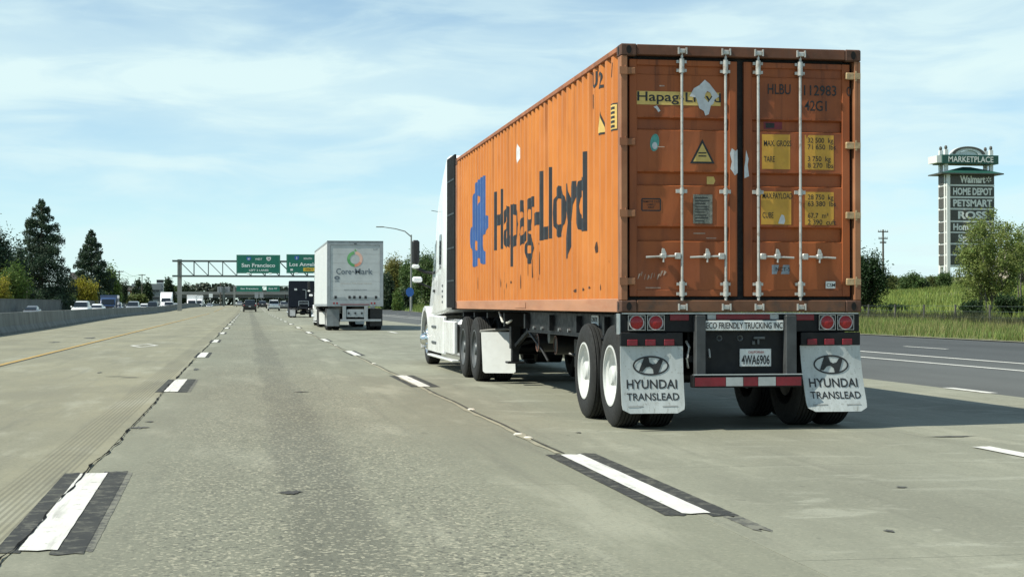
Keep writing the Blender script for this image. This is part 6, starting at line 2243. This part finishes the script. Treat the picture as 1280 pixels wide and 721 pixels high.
M_bark = mat('brown_bark', (0.075, 0.055, 0.042), 0.95, var=0.3, vs=3, bump=0.5, bs=14)
M_barkgrey = mat('grey_bark', (0.13, 0.12, 0.105), 0.95, var=0.3, vs=3)
LF = {
    'redwood': leaf_mat('redwood_needles', (0.042, 0.074, 0.042), 0.4, 0.15, vs=0.25),
    'dark': leaf_mat('dark_oak_leaves', (0.032, 0.056, 0.026), 0.4, 0.25, vs=0.3),
    'green': leaf_mat('fresh_green_leaves', (0.095, 0.155, 0.035), 0.35, 0.4, vs=0.3),
    'yellow': leaf_mat('yellow_green_leaves', (0.30, 0.275, 0.035), 0.3, 0.4, vs=0.4),
    'mid': leaf_mat('mid_green_leaves', (0.085, 0.140, 0.045), 0.4, 0.35, vs=0.3),
    'olive': leaf_mat('olive_leaves', (0.125, 0.155, 0.050), 0.4, 0.35, vs=0.4),
    'autumn': leaf_mat('ochre_leaves', (0.20, 0.20, 0.055), 0.35, 0.35, vs=0.3),
    'airy': leaf_mat('airy_tree_leaves', (0.21, 0.26, 0.078), 0.4, 0.45, vs=0.6),
    'bush': leaf_mat('glossy_bush_leaves', (0.030, 0.060, 0.020), 0.45, 0.3, vs=0.8),
    'haze': leaf_mat('far_treeline_leaves', (0.050, 0.072, 0.048), 0.35, 0.2, vs=0.02),
}


def conifer(x, y, z0, h, rad, label, seed, n=16000, leaf=0.42):
    r = np.random.default_rng(seed)
    t = empty('conifer_tree', (x, y, z0))
    MB().cyl((0, 0, -0.4), (0, 0, h * 0.98), h * 0.022, h * 0.003, 10).build('trunk', M_bark, t, smooth=60)
    cs = []
    lb = MB()
    nb = int(h * 9)
    for k in range(nb):
        f = (k + r.uniform(0, 1)) / nb
        f = 0.06 + 0.94 * f
        env = rad * (1 - f) ** 0.80 * (1.0 if f > 0.16 else 0.78 + f * 1.4)
        ln = env * r.uniform(0.62, 1.12) + 0.25
        a = r.uniform(0, 2 * math.pi)
        dz_ = r.uniform(-0.28, 0.10) + 0.45 * f
        m = max(6, int(n / nb * (ln / (rad * 0.55))))
        s = np.sqrt(r.uniform(0.01, 1.0, m))
        w = ln * 0.26 * (1.1 - s * 0.75)
        px_ = ln * s
        side = r.normal(size=m) * w
        zz = f * h + px_ * dz_ - 0.10 * px_ ** 1.4 + r.normal(size=m) * (0.10 + 0.05 * ln) - np.abs(r.normal(size=m)) * 0.12
        cs.append(np.stack([px_ * math.cos(a) - side * math.sin(a), px_ * math.sin(a) + side * math.cos(a), zz], 1))
        if k % 3 == 0:
            e = Vector((ln * 0.85 * math.cos(a), ln * 0.85 * math.sin(a), f * h + ln * 0.85 * dz_ - 0.1 * (ln * .85) ** 1.4))
            lb.cyl((0, 0, f * h), e, 0.05 + 0.02 * ln, 0.015, 5)
    cs = np.concatenate(cs)
    lb.build('limbs', M_bark, t)
    link('crown', leaf_mesh('crown', cs, leaf, LF['redwood'], seed=seed, droop=0.5, aspect=0.45), t)
    return tag(t, label, 'tree')


def broadleaf(x, y, z0, h, rx, ry, zc, rz, kind, label, seed, n=9000, leaf=0.3, clumps=60, name='broadleaf_tree', trunk_r=None, stems=1, spread=0.24, cat='tree', bark=None, group=None):
    """crown of leaf clumps round limb ends inside an uneven ellipsoid"""
    r = np.random.default_rng(seed)
    t = empty(name, (x, y, z0))
    tr = trunk_r or h * 0.022
    cc = []
    while len(cc) < clumps:
        p = r.uniform(-1, 1, 3)
        q = np.linalg.norm(p)
        if 0.25 < q < 1.0:
            p *= (0.82 + 0.25 * math.sin(p[0] * 5 + seed) * math.cos(p[1] * 4 + p[2] * 3)) 
            cc.append((p[0] * rx, p[1] * ry, zc + p[2] * rz))
    cc = np.array(cc)
    tb = MB()
    for s in range(stems):
        ox, oy = (0, 0) if stems == 1 else (r.uniform(-.5, .5) * rx * 0.35, r.uniform(-.5, .5) * ry * 0.35)
        top = Vector((ox * 1.8, oy * 1.8, zc - rz * 0.1))
        mid = Vector((ox * 1.3 + r.uniform(-.1, .1), oy * 1.3, (zc - rz) * 0.6 + 0.2))
        tb.tube([(ox, oy, -0.4), mid, top, top + Vector((r.uniform(-.2, .2) * rx, r.uniform(-.2, .2) * ry, rz * 0.6))], [tr, tr * 0.8, tr * 0.55, tr * 0.15], 8)
    tb.build('trunk', bark or M_bark, t, smooth=60)
    lb = MB()
    for k, c in enumerate(cc):
        if k % max(1, clumps // 40):
            continue
        a = Vector((c[0] * 0.12, c[1] * 0.12, max(0.25 * zc, zc - rz * 0.75 + (c[2] - zc) * 0.3)))
        m_ = a.lerp(Vector(c), 0.55) + Vector((0, 0, -0.05 * rz))
        lb.tube([a, m_, Vector(c)], [tr * 0.42, tr * 0.25, tr * 0.07], 5)
    lb.build('limbs', bark or M_bark, t)
    w = r.uniform(0.5, 1.5, clumps)
    idx = r.choice(clumps, n, p=w / w.sum())
    sc = np.array([rx, ry, rz]) * spread
    off = r.normal(size=(n, 3)) * sc * (0.6 + 0.5 * r.uniform(size=(clumps, 1)))[idx]
    pts = cc[idx] + off
    pts[:, 2] = np.maximum(pts[:, 2], 0.02 * h)
    link('crown', leaf_mesh('crown', pts, leaf, LF[kind], seed=seed + 1, droop=0.2), t)
    return tag(t, label, cat, group)


def at_tree(px, pyt, y, base=None):
    x = PX(px, y)
    z0 = hg(x, y) if base is None else base
    return x, z0, PZ(pyt, x, y) - z0


def px2m(p, y):
    return p * y / 1962.0


# left: the two big conifers and their neighbours
y = yv(51.5, 12)
x, z, h = at_tree(51.5, 249.5, y)
conifer(x, y, z, h, px2m(56, y), 'tallest dark conifer, left of its smaller twin behind the wall', 5, 70000, 0.30)
y = yv(114, 14)
x, z, h = at_tree(114.0, 287.5, y)
conifer(x, y, z, h, px2m(36, y), 'smaller dark conifer standing right of the tallest conifer', 6, 44000, 0.36)
y = yv(-3, 20)
x, z, h = at_tree(-3.0, 288.0, y)
broadleaf(x, y, z, h, px2m(19, y), 2.6, h * 0.6, h * 0.42, 'redwood', 'dark tree cut by the left edge of the view', 8, 16000, 0.34)
y = yv(20, 26)
x, z, h = at_tree(20.0, 308.0, y)
broadleaf(x, y, z, h, px2m(13, y), 2.2, h * 0.6, h * 0.4, 'redwood', 'dark tree filling the gap left of the tallest conifer', 9, 6000, 0.4)
y = yv(15, 2)
x, z, h = at_tree(15.0, 326.0, y)
broadleaf(x, y, z, h, px2m(21, y), 2.2, h * 0.55, h * 0.45, 'green', 'bright green tree at the foot of the tallest conifer', 10, 8000, 0.26)
x, z, h = at_tree(0.0, 338.0, yv(0, 3))
broadleaf(x, yv(0, 3), z, h, px2m(13, y), 1.8, h * 0.5, h * 0.45, 'yellow', 'yellow-green shrub at the left edge below the dark tree', 11, 4000, 0.24, name='shrub', cat='shrub')
y = yv(103, 4)
x, z, h = at_tree(103.0, 348.5, y)
broadleaf(x, y, z, h, px2m(17, y), 2.0, h * 0.55, h * 0.45, 'yellow', 'yellow-flowering shrub below the smaller conifer', 12, 9000, 0.34, name='shrub', cat='shrub')
y = yv(139, 4)
x, z, h = at_tree(139.0, 336.0, y)
broadleaf(x, y, z, h, px2m(11, y), 1.8, h * 0.55, h * 0.45, 'green', 'light green tree right of the smaller conifer', 13, 7000, 0.45)
y = yv(153.5, 14)
x, z, h = at_tree(153.5, 346.0, y)
broadleaf(x, y, z, h, px2m(6.5, y), 1.3, h * 0.55, h * 0.45, 'dark', 'round dark tree behind the utility pole', 14, 3000, 0.34)
for k, (px, pt, w_, kd, yy, lab) in enumerate([(66, 358, 14, 'dark', 228, 'dark shrub between the two conifers by the wall'), (85, 362, 10, 'mid', 226, 'low green shrub by the wall left of the yellow shrub'), (38, 360, 12, 'dark', 224, 'dark shrub by the wall below the tallest conifer'),
                                                (147, 364, 8, 'mid', 300, 'green shrub behind the dark blue SUV'), (160, 368, 8, 'olive', 330, 'olive shrub in front of the brick house'), (176, 366, 10, 'olive', 350, 'olive shrub in front of the grey building'),
                                                (172, 351.5, 8, 'dark', 470, 'dark tree top over the left of the grey building'), (184, 351.5, 9, 'dark', 470, 'dark tree top over the right of the grey building'), (211, 346.5, 8, 'dark', 480, 'dark tree right of the sign tower'),
                                                (232, 354.5, 6, 'dark', 560, 'far dark tree right of the gantry post'), (241, 360, 5, 'dark', 580, 'small far tree, second right of the gantry post'), (218, 358, 8, 'mid', 500, 'far green tree behind the gantry post')]):
    yy = yv(px, 3) if px < 200 and yy < 460 else (yv(px, 60) if px < 200 else (yv(px, 10) if px < 212 else 880))
    x, z, h = at_tree(px, pt, yy)
    broadleaf(x, yy, z, h, px2m(w_, yy), 2.0, h * 0.5, h * 0.48, kd, lab, 30 + k, 4200, 0.36 if yy < 400 else 0.8, 30, name='shrub' if 'shrub' in lab else 'broadleaf_tree', cat='shrub' if 'shrub' in lab else 'tree')

# beyond the white box trailer, beside the street lamp
for k, (px, pt, w_, kd, yy, lab) in enumerate([(493, 319, 15, 'autumn', 300, 'ochre-green tree just right of the white box trailer'), (513, 322, 13, 'mid', 290, 'green tree behind the street lamp'), (532, 317, 16, 'mid', 280, 'green tree behind the white cab mirror'),
                                                (484, 340, 9, 'dark', 270, 'dark tree against the side of the white box trailer'), (552, 330, 14, 'mid', 275, 'green tree behind the white cab'), (497, 364, 6, 'green', 255, 'small bright shrub left of the street lamp'),
                                                (508, 362, 8, 'dark', 262, 'dark shrub at the foot of the street lamp')]):
    x, z, h = at_tree(px, pt, yy)
    broadleaf(x, yy, z, h, px2m(w_, yy), 3.0, h * 0.52, h * 0.48, kd, lab, 60 + k, 11000, 0.36, 60, name='shrub' if 'shrub' in lab else 'broadleaf_tree', cat='shrub' if 'shrub' in lab else 'tree')

# right: dark bush by the container, airy tree before the pylon
y = 88.0
x, z, h = at_tree(1083.0, 313.0, y)
broadleaf(x, y, z, h, px2m(29, y), 1.2, h * 0.52, h * 0.48, 'bush', 'dense dark bush just right of the container', 71, 15000, 0.13, 70, name='shrub', cat='shrub', spread=0.2)
y = 86.0
x, z, h = at_tree(1120.0, 377.0, y)
broadleaf(x, y, z, h, px2m(18, y), 0.7, h * 0.45, h * 0.5, 'bush', 'low dark shrub spreading at the foot of the dense dark bush', 72, 4000, 0.11, 30, name='shrub', cat='shrub')
y = 76.0
x, z, h = at_tree(1238.0, 261.0, y)
broadleaf(x, y, z, h, px2m(58, y), 2.1, h * 0.52, h * 0.49, 'airy', 'airy olive-green tree in front of the pylon sign', 73, 23000, 0.115, 230, trunk_r=0.05, stems=6, spread=0.085, bark=M_barkgrey)
x, z, h = at_tree(1279.0, 282.0, 80)
broadleaf(x, 80, z, h, px2m(26, y), 1.2, h * 0.62, h * 0.36, 'airy', 'airy tree cut by the right edge of the view', 74, 4500, 0.115, 60, trunk_r=0.05, stems=3, spread=0.13, bark=M_barkgrey)
for k, (px, pt, w_, yy, lab) in enumerate([(1262, 366, 20, 72, 'dark low shrub under the airy tree, to its right'), (1215, 374, 16, 70, 'low shrub under the airy tree, to its left')]):
    x, z, h = at_tree(px, pt, yy)
    broadleaf(x, yy, z, h, px2m(w_, yy), 0.6, h * 0.5, h * 0.5, 'bush', lab, 80 + k, 4000, 0.11, 30, name='shrub', cat='shrub')
# shrubs along the top of the field
for k, (px, pt, w_, kd, lab) in enumerate([(1113, 345, 13, 'olive', 'pale green shrub at the far edge of the field below the utility pole'), (1139, 341, 17, 'mid', 'rounded shrub in the middle of the far edge of the field'), (1166, 344, 14, 'olive', 'olive shrub at the far edge of the field left of the pylon'), (1181, 340.0, 9, 'mid', 'green shrub at the foot of the pylon'), (1124, 345.5, 10, 'olive', 'low olive shrub between the pale and the rounded shrub'), (1153, 346, 9, 'dark', 'small dark shrub right of the rounded shrub')]):
    yy = 165.0 - (k % 2) * 6
    x, z, h = at_tree(px, pt, yy)
    broadleaf(x, yy, z, h, px2m(w_, yy), 1.4, h * 0.5, h * 0.48, kd, lab, 90 + k, 4200, 0.20, 40, name='shrub', cat='shrub')


# far woods: one mass each
def treeline(name, label, x0, x1, y, z0, h, n, leaf, seed):
    r = np.random.default_rng(seed)
    xs = r.uniform(x0, x1, n)
    top = h * (0.65 + 0.35 * (0.5 + 0.25 * np.sin(xs * 0.045 + seed) + 0.25 * np.sin(xs * 0.13 + 1.3 * seed) + 0.12 * np.sin(xs * 0.41)))
    zs = z0 + top * r.uniform(0, 1, n) ** 0.7
    ys = y + r.normal(size=n) * 6
    o = link(name, leaf_mesh(name, np.stack([xs, ys, zs], 1), leaf, LF['haze'], seed=seed, aspect=0.8))
    return tag(o, label, 'treeline', kind='stuff')


treeline('treeline', 'far dark band of trees behind the overpass', -420, 320, 900, -0.5, 13.5, 34000, 2.2, 3)
treeline('treeline', 'far trees along the verge beyond the container', 70, 420, 520, 6.0, 4.5, 7000, 1.8, 4)

# ------------------------------------------------------------------ wire fence along the verge
M_fpost = mat('grey_fence_post', (0.09, 0.086, 0.078), 0.8, var=0.25, vs=4)
fe = empty('wire_fence', (31.5, 70, 0))
tag(fe, 'low wire fence on weathered posts along the grassy verge', 'fence')


def fence_x(y):
    return 31.5 + 0.4 * math.sin(y * 0.05)


fy = [44 + 3.2 * k for k in range(40)]
for y in fy:
    xx = fence_x(y)
    z = hg(xx, y)
    MB().box(xx - 31.5 - 0.028, xx - 31.5 + 0.028, y - 70 - 0.045, y - 70 + 0.045, z - 0.3, z + 0.85).build('fence_post', M_fpost, fe)
for zz in (0.3, 0.55, 0.78):
    MB().tube([(fence_x(y) - 31.5, y - 70, hg(fence_x(y), y) + zz) for y in fy], 0.006, 4).build('wire', M_galv, fe)


# ------------------------------------------------------------------ grass blades on the verge and the field
def grass(name, label, n, xr, yr, hmin, hmax, wid, m, seed, bias=1.0):
    r = np.random.default_rng(seed)
    xs = xr[0] + (xr[1] - xr[0]) * r.uniform(0, 1, n) ** bias
    ys = r.uniform(yr[0], yr[1], n)
    tuft = r.uniform(0, 1, (max(40, n // 260), 4))
    bare = np.zeros(n, bool)
    for a_, c_, d_, e_ in tuft[: len(tuft) // 3]:
        cx_, cy_ = xr[0] + (xr[1] - xr[0]) * a_, yr[0] + (yr[1] - yr[0]) * c_
        bare |= ((xs - cx_) / (0.3 + 1.2 * d_)) ** 2 + ((ys - cy_) / (0.6 + 2.5 * e_)) ** 2 < 1
    keep = ~bare | (r.uniform(0, 1, n) < 0.3)
    xs, ys = xs[keep], ys[keep]
    n = len(xs)
    zs = np.array([hg(a, c) for a, c in zip(xs, ys)]) - 0.02
    patchy = 0.6 + 0.5 * (np.sin(xs * 0.35 + ys * 0.11) * np.sin(ys * 0.23 - xs * 0.17) * 0.5 + 0.5)
    h = r.uniform(hmin, hmax, n) * patchy
    a = r.uniform(0, math.pi, n)
    dx, dy = np.cos(a) * wid, np.sin(a) * wid
    lean = r.normal(size=(n, 2)) * 0.28 * h[:, None] + np.array([0.08, 0.02]) * h[:, None]
    v = np.stack([np.stack([xs - dx, ys - dy, zs], 1), np.stack([xs + dx, ys + dy, zs], 1), np.stack([xs + lean[:, 0], ys + lean[:, 1], zs + h], 1)], 1).reshape(-1, 3)
    me = bpy.data.meshes.new(name)
    me.vertices.add(n * 3)
    me.vertices.foreach_set('co', v.ravel())
    me.loops.add(n * 3)
    me.loops.foreach_set('vertex_index', np.arange(n * 3, dtype=np.int32))
    me.polygons.add(n)
    me.polygons.foreach_set('loop_start', np.arange(0, n * 3, 3, dtype=np.int32))
    me.polygons.foreach_set('loop_total', np.full(n, 3, dtype=np.int32))
    me.materials.append(m)
    me.update(calc_edges=True)
    return tag(link(name, me), label, 'grass', kind='stuff')


M_gr1 = leaf_mat('verge_grass_blades', (0.175, 0.235, 0.062), 0.35, 0.4, 0.025, vs=0.25)
M_gr2 = leaf_mat('dry_grass_blades', (0.26, 0.245, 0.10), 0.3, 0.3, 0.02, vs=0.3)
M_gr3 = leaf_mat('field_grass_blades', (0.21, 0.265, 0.062), 0.3, 0.4, 0.02, vs=0.06)
M_gr4 = leaf_mat('fence_weeds', (0.060, 0.070, 0.035), 0.4, 0.3, 0.02, vs=0.4)
grass('grass', 'rough green grass between the asphalt and the wire fence', 85000, (24.35, 33), (38, 130), 0.14, 0.40, 0.016, M_gr1, 1)
grass('grass', 'dry pale grass stalks scattered along the verge', 20000, (24.35, 33), (38, 130), 0.25, 0.58, 0.010, M_gr2, 2)
grass('grass', 'weedy grass tangled along the wire fence', 30000, (30.6, 33.5), (40, 140), 0.3, 0.75, 0.02, M_gr4, 3)
grass('grass', 'bright meadow grass on the rising field', 110000, (33, 112), (60, 200), 0.25, 0.7, 0.05, M_gr3, 4)
grass('grass', 'verge grass running on beyond the street lamp', 36000, (24.35, 60), (130, 330), 0.3, 0.8, 0.05, M_gr1, 5)
